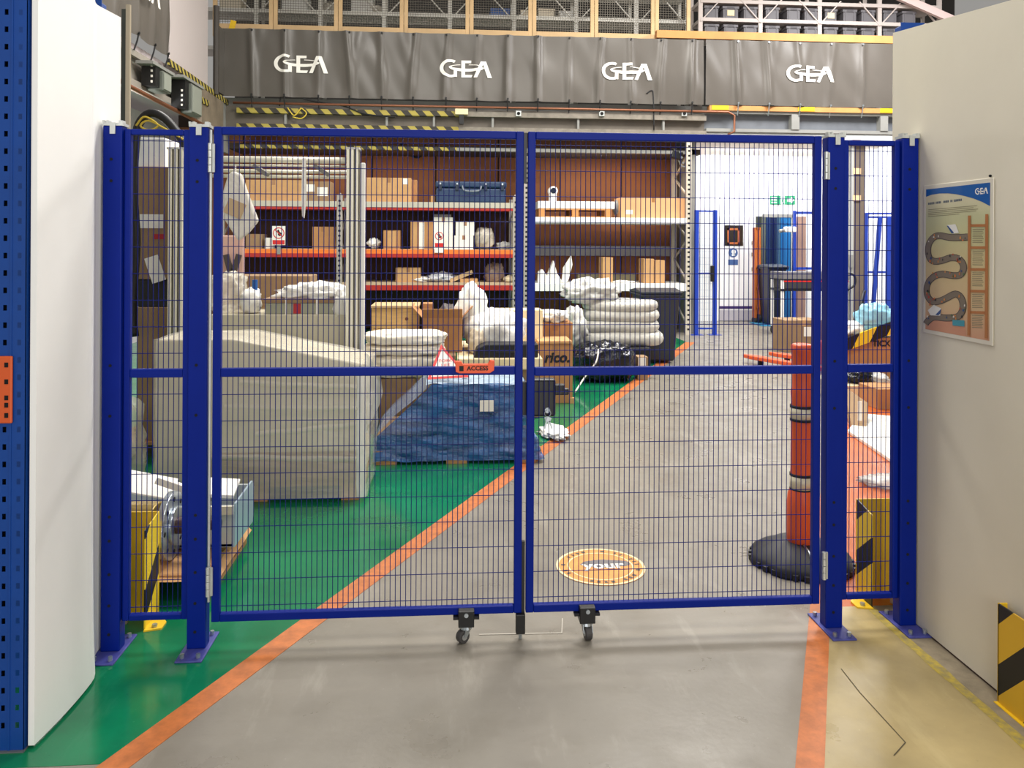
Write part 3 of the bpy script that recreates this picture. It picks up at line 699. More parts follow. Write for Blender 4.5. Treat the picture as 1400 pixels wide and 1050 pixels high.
for ya, yb_ in ((668, 648), (573, 555)):
    MB().lathe([(.060, zy(ya)), (.060, zy(yb_))], bc, 32).build('reflective_band', mat('reflective', (214, 206, 178), .35, .1), t, True)
    for y in (ya, yb_): MB().lathe([(.0612, zy(y + 2)), (.0612, zy(y - 1.5))], bc, 32).build('band_edge', BLK, t, True)
MB().tube([bc + Vector((-.03, -.2, .085)), bc + Vector((-.02, -.14, .113)), bc + Vector((-.02, -.08, .123))], .006, 6).build('chain_end', STEEL, t, True)

# pallet, cardboard, flange wheel, sheet metal tray near the post
t = thing('wooden_pallet', 'small wooden pallet under a cardboard sheet behind the narrow mesh panel', 'pallet', (-1.6, 4.3, 0))
px0, px1, py0, py1 = -1.95, -1.16, 3.86, 4.6
for x in (px0, (px0 + px1) / 2 - .05, px1 - .1):
    MB().box(x, x + .1, py0, py1, 0, .02).build('bottom_board', PALLET, t)
for x in (px0, (px0 + px1) / 2 - .05, px1 - .1):
    for y in (py0, (py0 + py1) / 2, py1 - .1): MB().box(x, x + .1, y, y + .1, .02, .11).build('block', PALLET, t)
for i in range(7):
    y = py0 + i * (py1 - py0 - .1) / 6; MB().box(px0, px1, y, y + .1, .11, .132).build('deck_board', PALLET, t)
def sheet(u, v):
    x = -1.98 + u * .845; y = 3.83 + v * .78; z = .136 + .012 * noise.noise((x * 4, y * 4, 1)) + .01
    z -= .10 * max(0, (u - .9)) / .1 * .8 + .03 * max(0, .12 - v) / .12
    return (x, y, z)
tag(MB().grid(sheet, 24, 24).build('cardboard_sheet', CARD2, smooth=True), 'brown cardboard sheet sagging over the small pallet edge', 'cardboard')
fc = fl(235, 738, .3); fc = Vector((-1.375, 4.0, .158 + .163))
t = thing('flange_wheel', 'round steel flange with dark shaft standing on the cardboard sheet', 'flange', (fc.x, fc.y, .158))
ax = Vector((1, 0, 0))
MB().cyl(fc - ax * .016, fc + ax * .016, .163, n=40).build('disc', STEEL, t, bevel=.004)
MB().cyl(fc + ax * .016, fc + ax * .03, .09, n=32).build('raised_face', STEEL, t, bevel=.003)
DK = mat('dark_shaft', (70, 52, 50), .4, .4)
MB().cyl(fc + ax * .03, fc + ax * .07, .04, n=20).build('shaft', DK, t); MB().cyl(fc + ax * .07, fc + ax * .24, .026, n=20).build('shaft', DK, t)
MB().cyl(fc + ax * .1, fc + ax * .13, .036, n=20).build('collar', DK, t)
p = ax.cross(Vector((0, 0, 1)))
for i in range(8):
    a = i * math.pi / 4; c = fc + (p * math.cos(a) + Vector((0, 0, 1)) * math.sin(a)) * .128
    MB().cyl(c + ax * .015, c + ax * .018, .012, n=10).build('bolt_hole', DARK, t)
cy = MB(); ra = fc - ax * .05
t2 = thing('brass_drum', 'dull brass drum lying behind the steel flange', 'drum', (ra.x - .1, ra.y, .158))
MB().cyl(ra + Vector((-.02, .04, -.03)), ra - ax * .17 + Vector((0, .06, -.03)), .13, n=28).build('shell', mat('brass', (150, 128, 66), .4, .4, .2, 8), t2, bevel=.006)
MB().cyl(ra + Vector((-.02, .04, -.03)), ra + Vector((-.008, .037, -.03)), .1, n=28).build('end_ring', DK, t2)
# tray
TR = mat('sheet_metal', (190, 196, 198), .35, .4, .08, 5)
t = thing('metal_tray', 'grey sheet metal tray with raised end, full of white parts', 'tray', (-1.6, 4.5, .16))
q = fl(318, 748, .165); xr = q.x; ty0 = q.y; ty1 = q.y * 1.094; tz0 = .165; tz1 = .38
m = MB(); m.box(-2.1, xr, ty0 + .01, ty0 + .03, tz0, tz1 - .01); m.box(-2.1, xr, ty1 - .02, ty1, tz0, tz1 - .01); m.box(-2.1, xr, ty0 + .01, ty1, tz0 - .003, tz0 + .012)
m.build('shell', TR, t)
MB().prism([(xr, ty0, tz0), (xr, ty1 - .02, tz0), (xr, ty1 + .01, tz1 - .03), (xr, ty1 - .03, tz1 + .015), (xr, ty0 + .02, tz1)], (.01, 0, 0)).build('end_plate', mat('metal_blue', (176, 196, 212), .3, .4), t)
MB().box(-2.1, xr, ty0 - .002, ty0 + .012, tz1 - .05, tz1 - .008).build('rim', mat('beige_metal', (206, 200, 178), .5), t)
MB().box(-2.1, -1.62, ty0 + .004, ty0 + .012, .2, .3).build('dark_slot', mat('slot_brown', (86, 70, 62), .7), t)
for i, (c, s, r, lab) in enumerate((((-1.62, 4.4, .40), (.26, .16, .012), (.5, .3, .3), 'white folded sheet part leaning in the metal tray'), ((-1.46, 4.36, .40), (.24, .03, .04), (.2, .42, .2), 'white angled bar lying across the metal tray'), ((-1.24, 4.38, .385), (.16, .2, .02), (.15, .1, .1), 'white flat bracket sticking up from the tray end'))):
    o = MB().obox(c, s, r).build('sheet_part', PAPER, bevel=.003); tag(o, lab, 'metal part')
    tag(o, None, None, 'white parts in the metal tray')
tag(MB().obox((-1.32, 4.36, .36), (.16, .05, .06), (.1, .2, .5)).build('dark_bracket', GREYP, bevel=.004), 'grey metal bracket among white parts in the tray', 'bracket')
# clear film heaps beside it
tag(MB().blob((-2.3, 5.35, .36), (.56, .5, .72), 4, .2, 2.2, 40, 24, 2.5, True, .15).build('film_heap', FILM, smooth=True), 'heap of cloudy packing film behind the narrow panel', 'packing film')
tag(MB().blob((-2.3, 4.95, .2), (.5, .35, .38), 9, .15, 2.2, 32, 18, 2.5, True, .12).build('grey_bag', mat('grey_bag', (110, 108, 104), .4), smooth=True), 'dark grey plastic bag under the film heap', 'bag')
tag(MB().blob(fl(758, 595) + Vector((0, 0, .03)), (.24, .5, .06), 5, .3, 2, 32, 14, 3, True, .4).build('crumpled_film', WHITEBAG, smooth=True), 'scrap of crumpled white film on floor beside orange stripe', 'packing film')
tag(MB().blob(fl(1200, 664) + Vector((.1, 0, .03)), (.42, .3, .06), 6, .3, 2, 32, 14, 3, True, .4).build('crumpled_film', FILMW, smooth=True), 'scrap of clear plastic film on the orange floor', 'packing film')
#--PILE--
# ================================================================== GOODS BEHIND THE GATE
def carton(label, x0, y0, x1, y1, Y, dep, m=CARD, z0=None, tape=True, stick=(), flaps=False, name='cardboard_box', cat='box', group=None, bevel=.006, tm=None, z1=None):
    X0, X1, Z0, Z1 = rect(x0, y0, x1, y1, Y)
    if z0 is not None: Z0 = z0
    if z1 is not None: Z1 = z1
    t = thing(name, label, cat, ((X0 + X1) / 2, Y, Z0), group)
    body = MB().box(X0, X1, Y, Y + dep, Z0, Z1).build('body', m, t, bevel=bevel)
    if tape:
        w = min(.03, (X1 - X0) * .08); xm = (X0 + X1) / 2
        MB().box(xm - w, xm + w, Y - .0015, Y + dep, Z1 - .0005, Z1 + .0015).build('tape', tm or TAPE, t)
        MB().box(xm - w, xm + w, Y - .0015, Y, Z1 - min(.09, (Z1 - Z0) * .3), Z1).build('tape', tm or TAPE, t)
    if flaps:
        h = min(.16, dep * .5)
        MB().obox((X0 - h * .32, Y + dep / 2, Z1 + h * .33), (.006, dep, h), (0, -.75, 0)).build('flap', m, t)
        MB().obox((X1 + h * .32, Y + dep / 2, Z1 + h * .33), (.006, dep, h), (0, .75, 0)).build('flap', m, t)
        MB().obox(((X0 + X1) / 2, Y - h * .36, Z1 + h * .28), (X1 - X0, .006, h), (.9, 0, 0)).build('flap', m, t)
    for s in stick:
        a0, a1, b0, b1 = rect(s[0], s[1], s[2], s[3], Y - .002)
        MB().box(a0, a1, Y - .003, Y - .0005, b0, b1).build('sticker', s[4] if len(s) > 4 else PAPER, t)
    return t
RED = mat('label_red', (176, 40, 44), .6)
# tall parcels behind the narrow panel
t = thing('wooden_pallet', 'wooden pallet under the two tall cardboard parcels', 'pallet', (-2.35, 6.9, 0))
for i in range(3): MB().box(-2.7 + i * .38, -2.6 + i * .38, 6.45, 7.3, 0, .1).build('bearer', PALLET, t)
for i in range(6): MB().box(-2.72, -1.83, 6.45 + i * .15, 6.55 + i * .15, .1, .122).build('deck_board', PALLET, t)
carton('tall plain cardboard parcel standing on pallet, lower of two', 187, 420, 258, 590, 6.5, .5, CARD3, z0=.122, tape=False)
zt = rect(187, 420, 258, 590, 6.5)[3]
x0, x1, z0, z1 = rect(187, 382, 258, 420, 6.5)
tag(MB().box(x0, x1, 6.51, 6.98, zt, z1).build('black_crate', mat('crate_black', (40, 38, 38), .6), bevel=.01), 'flat black crate sandwiched between two tall cardboard parcels', 'crate')
carton('tall cardboard parcel with white labels, upper of two', 187, 228, 258, 382, 6.5, .5, CARD3, z0=z1, tape=False, stick=((191, 293, 223, 312), (210, 320, 225, 327, RED)))
t = bpy.data.objects[-1] if False else None
c = atY(212, 368, 6.495); lbl = MB().obox(c, (.11, .002, .21), (0, -.32, 0)).build('loose_label', PAPER); tag(lbl, 'white paper label hanging askew on the upper cardboard parcel', 'label')
x0, x1, z0, z1 = rect(188, 188, 228, 228, 6.6)
ztop = rect(187, 228, 258, 382, 6.5)[3]
tag(MB().box(x0, x1, 6.56, 6.9, ztop, ztop + .24).build('white_carton', WHITE, bevel=.01), 'plain white carton on top of the tall cardboard parcel', 'box')
hs = MB(); hs.tube(smooth_path([tuple(atY(x, y, 6.35)) for x, y in ((184, 460), (181, 420), (186, 330), (182, 260), (185, 200), (190, 170), (205, 155), (225, 162), (245, 185), (262, 215))], 4), .035, 8)
tag(hs.build('black_hose', BLACK, smooth=True), 'thick black hose looping above the tall cardboard parcels', 'hose')
cb = MB(); cb.tube(smooth_path([tuple(atY(x, y, 6.3)) for x, y in ((186, 172), (196, 160), (208, 164), (216, 172), (204, 178), (192, 172), (203, 165), (226, 176), (250, 190))], 4), .008, 6)
tag(cb.build('yellow_cable', mat('cable_yellow', (206, 180, 60), .5), smooth=True), 'thin yellow cable coiled by the black hose', 'cable')
# wrapped machine block
wx0, wx1, wy0, wy1 = -1.93, -.575, 5.29, 5.9
t = thing('wrapped_pallet_load', 'large pallet load wrapped in cloudy beige film on green floor', 'pallet load', (-1.3, 5.29, 0))
INNER = mat('inner_beige', (206, 198, 176), .7, 0, .06, 2)
m = MB()
def tz(x): return 1.07 - .17 * (x - wx0 - .5) / (wx1 - wx0 - .5) if x > wx0 + .5 else 1.07
m.prism([(wx0, wy0 + .02, .14), (wx1 - .02, wy0 + .02, .14), (wx1 - .02, wy0 + .02, tz(wx1)), (wx0 + .5, wy0 + .02, 1.07), (wx0, wy0 + .02, 1.07)], (0, wy1 - wy0 - .04, 0))
m.build('load', INNER, t, bevel=.01)
for i in range(3): MB().box(wx0 + i * .6, wx0 + .12 + i * .6, wy0 + .03, wy1 - .03, .0, .1).build('bearer', PALLET, t)
for i in range(4): MB().box(wx0, wx1 - .02, wy0 + .03 + i * .15, wy0 + .13 + i * .15, .1, .138).build('deck_board', PALLET, t)
fm = MB()
def wrapf(u, v):
    # around front, then the visible end
    L = (wx1 - wx0); D = (wy1 - wy0); s = u * (L + D)
    z = .03 + v * (1.06 if s < L else 1.0); 
    if s < L: x, y = wx0 + s, wy0; z = .03 + v * (tz(x) - .02)
    else: x, y = wx1, wy0 + s - L; z = .03 + v * (tz(wx1) - .02)
    n_ = .010 * noise.noise((s * 3, z * 14, 2)) + .014 * noise.noise((s * 2 + z * 2, z * 4, 7))
    bulge = .02 * math.exp(-((v - .5) / .3) ** 2) if s > L else 0
    return (x + (0 if s < L else .012 + n_ + bulge), y - (.012 + n_ if s < L else 0), z)
fm.grid(wrapf, 90, 44); fm.build('stretch_film', FILM, t, True)
def topf(u, v):
    x = wx0 + u * (wx1 - wx0 + .02); y = wy0 - .02 + v * (wy1 - wy0)
    return (x, y, tz(x) + .006 + .01 * noise.noise((x * 4, y * 5, 3)))
MB().grid(topf, 60, 30).build('stretch_film', FILM, t, True)
ed = MB()
def tailf(u, v):
    z = .98 - v * .52; w = .10 * math.sin(math.pi * min(1, v * 1.1)) + .01
    return (wx1 + .01 + u * w + .012 * noise.noise((u * 3, z * 12, 5)), wy0 - .005 - .03 * u + .015 * noise.noise((u * 4, z * 9, 8)), z)
ed.grid(tailf, 8, 40).build('loose_film', FILMW, t, True)
MB().box(wx0 + .3, wx1 - .03, wy0 + .004, wy0 + .02, .14, .33).build('base_board', mat('base_brown', (146, 108, 70), .8, 0, .2, 5), t)
def highlightf(u, v):
    z = .04 + v * .86; x = wx1 - .05 + u * .06; return (x + .006 * noise.noise((0, z * 9, 3)), wy0 - .026 - .012 * math.sin(math.pi * u) + .006 * noise.noise((u * 3, z * 11, 1)), z)
MB().grid(highlightf, 6, 40).build('corner_highlight', mat('highlight_film', (240, 240, 236), .2, 0, 0, 6, .5, 12, alpha=.7), t, True)  # pale strip painting a bright highlight along the film corner
for k, (za, zb_, x_) in enumerate(((.62, .60, .9), (.44, .50, .7), (.3, .27, 1.1), (.78, .74, .8))):
    MB().grid(lambda u, v: (wx1 - x_ + u * (x_ - .02), wy0 - .022 - .006 * math.sin(math.pi * v), za + (zb_ - za) * u + v * .035 + .01 * noise.noise((u * 4, k, 0))), 24, 4).build('film_band', FILM, t, True)
# second box behind it
carton('flat beige box behind the large film wrapped load', 286, 430, 478, 600, 6.42, .55, mat('beige_box', (204, 196, 172), .7, 0, .04, 2), z0=0, tape=False, name='beige_box')
zb = rect(286, 430, 478, 600, 6.42)[3]
t = thing('film_covered_crate', 'low green grey crate with red label, part covered by white film', 'crate', (-.8, 6.45, zb))
x0, x1, z0, z1 = rect(362, 408, 470, 430, 6.45)
MB().box(x0, x1, 6.45, 6.85, zb, zb + .09).build('body', mat('crate_green', (160, 160, 138), .6), t, bevel=.006)
MB().box(x0 - .01, x1 + .01, 6.44, 6.86, zb + .09, zb + .125).build('lid', CARD3, t, bevel=.004)
a = rect(401, 417, 411, 430, 6.44); MB().box(a[0], a[1], 6.443, 6.449, zb + .005, zb + .085).build('red_label', RED, t)
for x in (391, 433):
    a = rect(x - 1, 408, x + 1.4, 430, 6.44); MB().box(a[0], a[1], 6.436, 6.449, zb, zb + .13).build('strap', PAPER, t)
MB().blob(((x0 + x1) / 2 + .06, 6.62, zb + .16), (x1 - x0 - .05, .34, .16), 12, .3, 2, 40, 16, 3, True, .2).build('film', WHITEBAG, t, True)
MB().blob((x1 - .02, 6.5, zb + .08), (.14, .2, .26), 15, .2, 2.2, 24, 14, 3, True, .2).build('film', WHITEBAG, t, True)
c = atY(341, 413, 6.5); t = thing('white_bundle', 'small white bundle with blue cap on the flat beige box', 'bundle', (c.x, 6.5, zb))
MB().blob((c.x, 6.55, zb + .1), (.16, .2, .2), 21, .15, 2.4, 24, 14, 3, True, .15).build('sack', WHITEBAG, t, True)
MB().cyl((c.x + .03, 6.55, zb + .19), (c.x + .03, 6.55, zb + .27), .022, n=14).build('cap', PB, t)
carton('long brown cardboard box behind the film covered crate', 316, 377, 424, 425, 6.95, .35, CARD3, z0=zb, tape=False, name='cardboard_box')
carton('beige box behind the flat beige one, carrying the long brown carton', 290, 440, 430, 600, 6.99, .4, INNER, z0=0, tape=False, name='beige_box', z1=zb)
tag(MB().blob(atY(317, 400, 6.62) + Vector((-.03, 0, 0)), (.3, .3, .34), 31, .2, 2.2, 32, 20, 3, True, .25).build('film_bag', FILM, smooth=True), 'cloudy film bag of parts beside the white bundle', 'bag')
# aluminium profile frame
t = thing('aluminium_frame', 'tall frame of grooved aluminium profile behind the film wrapped load', 'frame', (-1.3, 6.25, 0))
YF = 6.25
def profile(x0, x1, y, z0, z1, n):
    m = MB(); w = (x1 - x0)
    for i in range(n):
        a = x0 + w * i / n; b_ = x0 + w * (i + 1) / n; m.box(a + w / n * .17, b_ - w / n * .17, y - .004, y + .012, z0, z1)
    return m
for xa, xb in ((228, 251), (472, 490)):
    x0, x1, z0, z1 = rect(xa, 204, xb, 500, YF); profile(x0, x1, YF, 0, z1, 3).build('upright', ALU, t, bevel=.004); MB().box(x0 + .006, x1 - .006, YF + .008, YF + .14, 0, z1).build('profile_core', GROOVE_SHADE, t)
    MB().box(x0 - .004, x1 + .004, YF - .004, YF + .145, z1, z1 + .015).build('end_cap', mat('cap_grey', (200, 200, 196), .5), t)
    x2 = atY(xb + 7.5, 350, YF).x; MB().box(x1 + .004, x2, YF + .05, YF + .09, 0, z1 - .1).build('side_profile', mat('alu_bright', (236, 236, 230), .4), t, bevel=.006)
xa = atY(251, 220, YF).x; xb = atY(472, 220, YF).x
for ya, yb_, yo in ((213, 222, 0), (224, 227, .03), (231, 236, .16), (238, 243, .16)):
    x0, x1, z0, z1 = rect(251, ya, 472, yb_, YF + yo)
    MB().cyl((xa, YF + yo + .04, (z0 + z1) / 2), (xb, YF + yo + .04, (z0 + z1) / 2), (z1 - z0) / 2, n=10).build('cross_bar', ALU, t, True)
for x in (357, 440):
    c = atY(x, 233, YF + .1); MB().obox(c, (.12, .12, .03), (0, .6, 0)).build('corner_bracket', mat('bracket_grey', (120, 116, 108), .5), t)
# hanging poly bag and paper
bag = [(311, 238), (318, 233), (330, 238), (338, 262), (353, 302), (340, 318), (325, 330), (306, 300), (304, 262)]
m = MB(); m.prism([tuple(atY(x, y, 6.2)) for x, y in bag], (0, .05, 0))
t = thing('hanging_bag', 'clear poly bag with papers hanging from the aluminium cross bar', 'bag', atY(325, 330, 6.2))
m.build('bag', mat('poly_bag', (226, 222, 212), .3, 0, .08, 8, .8, 12), t, bevel=.02, seg=3)
c = atY(321, 285, 6.19); MB().obox(c, (.14, .004, .12), (0, .4, 0)).build('brown_paper', mat('kraft', (196, 170, 134), .7), t)
MB().tube([tuple(atY(322, 240, 6.22)), tuple(atY(322, 226, 6.22))], .006, 6).build('tie', PAPER, t)
pts = [(413, 216), (418, 216), (419, 270), (416, 298), (413, 296), (412, 270)]
tag(MB().prism([tuple(atY(x, y, 6.245)) for x, y in pts], (0, .01, 0)).build('hanging_tag', PAPER), 'narrow white paper strip hanging from the aluminium cross bar', 'paper strip')
x0, x1, z0, z1 = rect(300, 322, 333, 412, 7.45)
tag(MB().box(x0, x1, 7.45, 7.5, 0, z1).build('foam_board', mat('foam_pink', (222, 186, 172), .7, 0, .06, 3), bevel=.01), 'upright pale pink foam panel behind the hanging bag', 'panel')
for a, b_ in (((309, 348), (316, 375)), ((327, 348), (318, 376))):
    tag(MB().beam(atY(*a, 7.43), atY(*b_, 7.43), .05, .03).build('dark_strap', mat('strap_grey', (84, 78, 76), .6)), 'dark strap on the pale pink foam, %s' % ('nearer the tall cardboard parcels' if a[0] < 320 else 'nearer the orange rack'), 'strap', 'straps on the pink foam')

# blue wrapped pallet
t = thing('blue_wrapped_pallet', 'low pallet load wrapped in shiny blue film on green floor', 'pallet load', (.04, 6.1, 0))
bx0, bx1, by0, by1 = -.60, .70, 6.14, 6.95
for x in (bx0 + .02, (bx0 + bx1) / 2 - .09, bx1 - .2): MB().box(x, x + .16, by0, by1, 0, .085).build('bearer', PALLET, t)
for i in range(6): MB().box(bx0, bx1, by0 + i * .14, by0 + .1 + i * .14, .085, .105).build('deck_board', PALLET, t)
MB().box(-.16, .56, by0 + .03, by1 - .02, .105, .60).build('dark_box', mat('box_slate', (58, 66, 78), .6, 0, .15, 5), t, bevel=.01)
MB().box(bx0 + .02, -.17, by0 + .05, by1 - .1, .105, .22).build('flat_box', CARD3, t, bevel=.01)
def bfilm(u, v):
    # front and end skirt flaring to the pallet edges, pulled in at the box
    L = bx1 - bx0; D = by1 - by0; s = u * (L + D); z = .03 + v * .59
    if s < L:
        x = bx0 + s; y = by0 - .02
        lean = max(0, (-.16 - x)) / .44          # slope on the short end
        zt = .62 - .42 * min(1, lean) ** .9; z = .03 + v * (zt - .03)
        k = v * .05
    else:
        x = bx1 + .02; y = by0 + s - L; k = 0; x -= .14 * min(1, v * 1.4) ** .8
        z = .03 + v * .59
    nz = .02 * noise.noise((s * 5 + z * 4, z * 16, 4)) + .018 * noise.noise((s * 2.2 - z * 3, z * 5, 6))
    if s < L and x > .56: x2 = .56 + (x - .56) * (1 - .9 * min(1, v * 1.5)); x = x2
    return (x + (nz if s > L else 0), y + k * .6 - (nz if s < L else 0), z + .012 * noise.noise((s * 6, 0, v * 2)))
MB().grid(bfilm, 100, 44).build('blue_film', BLUEFILM, t, True)
def btop(u, v):
    x = -.2 + u * .78; y = by0 + .0 + v * (by1 - by0); return (x, y, .615 + .025 * noise.noise((x * 4, y * 5, 3)) + .02 * noise.noise((x * 9, y * 9, 5)))
MB().grid(btop, 40, 24).build('top_film', mat('pale_blue_film', (178, 200, 222), .2, 0, .15, 4, .8, 12, alpha=.85), t, True)
def bslope(u, v):
    x = bx0 + u * .44; y = by0 + v * (by1 - by0); zz = .2 + .42 * u ** .9; return (x, y, zz + .02 * noise.noise((x * 6, y * 6, 8)))
MB().grid(bslope, 20, 20).build('slope_film', mat('haze_blue_film', (150, 172, 206), .2, 0, .2, 4, .8, 12, alpha=.5), t, True)
a = rect(656, 547, 675, 562, 6.1); MB().box(a[0], a[1], 6.085, 6.09, a[2], a[3]).build('paper_label', PAPER, t)
# triangular sign lying against the load
t = thing('triangle_sign', 'white triangular warning sign with red border on the blue wrapped pallet', 'sign', atY(605, 519, 6.3))
ap, bl, br = atY(603, 471, 6.42), atY(584, 519, 6.2), atY(642, 516, 6.24)
nrm = (br - bl).cross(ap - bl).normalized()
MB().prism([ap, bl, br], -nrm * .006).build('plate', PAPER, t)
ce = (ap + bl + br) / 3
def tri(k): return [ce + (p - ce) * k for p in (ap, bl, br)]
T1, T2 = tri(1.0), tri(.8); m = MB()
for i in range(3): j = (i + 1) % 3; m.quad(*[p + nrm * .003 for p in (T1[i], T1[j], T2[j], T2[i])])
m.build('red_border', SIGNRED, t, fixn=False)
rv = (br - bl).normalized(); uv = nrm.cross(rv)
if uv.z < 0: uv = -uv
for i, (s_, w) in enumerate((('FORK', .04), ('LIFT', .042), ('TRUCK', .044))): text(s_, w, ce + uv * (.055 - i * .042) + nrm * .004, rv, uv, 'lettering', SIGNRED, t)
# tan box beside the blue load, sacks on it
carton('plain tan cardboard box under the white sacks', 505, 518, 568, 600, 7.1, .42, CARD3, z0=0, tape=False)
zc = rect(505, 518, 568, 600, 7.1)[3]
tag(MB().cyl(tuple(atY(515, 600, 7.0)[:2]) + (0,), tuple(atY(515, 500, 7.0)[:2]) + (.5,), .022, n=10).build('dark_pole', mat('pole_dark', (66, 74, 90), .5)), 'short dark pole standing beside the plain tan box', 'pole')
SK = mat('sack_white', (236, 226, 208), .6, 0, .06, 4, .3, 10)
xs0 = atY(497, 490, 7.15).x; xs1 = atY(607, 490, 7.15).x
zz = zc
for i, (hh, dx) in enumerate(((.105, .0), (.11, .02), (.1, -.01), (.115, .01))):
    o = MB().blob(((xs0 + xs1) / 2 + dx, 7.32, zz + hh * .48), (xs1 - xs0 + .02, .5, hh), 40 + i, .07, 3.6, 60, 20, 2.6, True, .08).build('sack', SK, smooth=True)
    tag(o, ('bottom', 'second', 'third', 'topmost')[i] + ' white paper sack in the pile on the tan box', 'sack', 'white sacks piled on the tan box'); zz += hh * .93
# cream foam block that carries the rear row
fx0, fx1, fz0, fz1 = rect(628, 490, 742, 506, 7.62)
fo = thing('foam_block', 'long cream foam slab carrying white bag and black case', 'foam', ((fx0 + fx1) / 2, 7.62, 0))
MB().box(fx0 - .02, fx1, 7.62, 9.0, fz0, fz1).build('slab', CREAM, fo, bevel=.012)
MB().box(fx0, fx1 - .03, 7.68, 8.98, 0, fz0).build('carton_under', CARD3, fo, bevel=.01)
zf = fz1
# low crate carrying the wooden crate and open box
tag(MB().box(-.66, fx0 - .03, 7.86, 9.0, 0, zf).build('stacked_board', CARD3, bevel=.01), 'stack of brown board behind the white sacks carrying pine crate', 'board stack')
t = thing('pine_crate', 'pale pine crate with knots standing behind the white sacks', 'crate', atY(540, 466, 8.3))
x0, x1, z0, z1 = rect(508, 421, 571, 470, 8.3); z0 = zf
for i in range(2):
    a = z0 + (z1 - z0) * i / 2; MB().box(x0 + .02, x1 - .02, 8.3, 8.32, a + .003, z0 + (z1 - z0) * (i + 1) / 2 - .003).build('front_board', PINE, t, bevel=.002)
MB().box(x0, x0 + .022, 8.295, 8.75, z0, z1).build('side_board', PINE, t, bevel=.002); MB().box(x1 - .022, x1, 8.295, 8.75, z0, z1).build('side_board', PINE, t, bevel=.002)
MB().box(x0 - .01, x1 + .012, 8.28, 8.76, z1, z1 + .025).build('lid', TIMBER, t, bevel=.003)
KN = mat('knot', (120, 70, 36), .7)
for px_, py_, r in ((556, 436, .018), (560, 459, .028), (527, 457, .012)):
    c = atY(px_, py_, 8.299); MB().cyl((c.x, 8.2985, c.z), (c.x, 8.301, c.z), r, n=14).build('knot', KN, t)
carton('open brown cardboard box beside the pine crate', 577, 434, 632, 490, 8.05, .5, CARD, z0=zf, tape=False, flaps=True)
carton('small upright cardboard box behind the open brown box', 577, 415, 592, 434, 8.66, .2, CARD, z0=zf, tape=False)
tag(MB().blob((atY(612, 415, 8.6).x, 8.6, zf + .22), (.24, .24, .46), 51, .12, 2.4, 24, 16, 3, True, .12).build('dark_bag', mat('dark_bag', (72, 62, 60), .5), smooth=True), 'dark crumpled bag behind the open brown box', 'bag')
# big white bag
t = thing('white_bag', 'big bulging white plastic bag on the cream foam slab', 'bag', atY(668, 478, 8.1))
c = atY(672, 452, 8.2); MB().blob((c.x + .03, 8.25, zf + .2), (.66, .6, .42), 61, .12, 2.3, 48, 26, 2.2, True, .08).build('bag', WHITEBAG, t, True)
c = atY(648, 420, 8.3); MB().blob((c.x - .02, 8.35, c.z - .06), (.34, .36, .56), 63, .16, 2.1, 40, 24, 2.4, False, .1).build('neck', WHITEBAG, t, True)
c = atY(640, 470, 8.0); MB().blob((c.x + .09, 8.0, zf + .12), (.18, .26, .26), 65, .14, 2.2, 30, 18, 2.4, True, .18).build('tail', mat('bag_beige', (206, 190, 164), .5, 0, .1, 6, .4, 12), t, True)
x0, x1, z0, z1 = rect(648, 471, 736, 492, 7.66)
t = thing('black_case', 'flat black case on the edge of the cream foam slab', 'case', ((x0 + x1) / 2, 7.66, zf))
MB().prism([(x0, 7.66, zf), (x1, 7.66, zf), (x1, 7.66, zf + .13), (x0 + .12, 7.66, zf + .13), (x0 + .03, 7.66, zf + .09)], (0, .26, 0)).build('shell', mat('case_black', (10, 10, 11), .6), t, bevel=.012)
MB().box((x0 + x1) / 2 - .1, (x0 + x1) / 2 + .1, 7.645, 7.66, zf + .05, zf + .07).build('handle', BLACK, t)
carton('pale crate front standing behind the big white bag', 664, 424, 742, 476, 8.62, .3, CREAM, z0=zf, tape=False, name='pale_box')
# rico carton pair
t = carton('brown cardboard box printed rico beside the gate lock', 734, 470, 783, 553, 8.38, .42, CARD, z0=0)
x0, x1, z0, z1 = rect(734, 470, 783, 553, 8.38)
text('rico.', .15, ((x0 + x1) / 2 + .03, 8.377, z1 - .15), (1, 0, 0), (.2, 0, 1), 'lettering', BLK, t, bold=.006)
MB().box(x0 + .01, x1 - .01, 8.37, 8.8, z1 + .002, z1 + .03).build('flap', CARD2, t, bevel=.003)
MB().box(x1 - .03, x1 + .02, 8.36, 8.4, 0, .06).build('crushed_corner', CARD2, t)
carton('brown cardboard box behind the printed rico box', 735, 441, 783, 470, 8.86, .4, CARD, z0=0)
tag(MB().blob(atY(755, 432, 9.0), (.36, .4, .14), 71, .25, 2, 32, 14, 3, True, .3).build('crumpled_paper', PAPER, smooth=True), 'crumpled white paper on top of the rear brown box', 'paper')
# black bagged bundle
t = thing('black_bundle', 'glossy black film wrapped bundle on green floor beside rico box', 'bundle', fl(830, 526))
c = fl(830, 526); MB().blob((c.x + .02, c.y + .34, .24), (.74, .62, .48), 81, .1, 3, 52, 26, 2.6, True, .12).build('wrap', BLACKFILM, t, True)
MB().tube(smooth_path([tuple(fl(786, 540) + Vector((0, 0, .03))), tuple(atY(800, 515, 9.05)), tuple(atY(815, 495, 9.1)), tuple(atY(818, 478, 9.2))], 4), .01, 6).build('rope', PAPER, t, True)
carton('small tan box tucked beside the black bundle', 872, 488, 886, 524, 9.75, .2, CARD3, z0=0, tape=False, stick=((873, 489, 883, 500),))
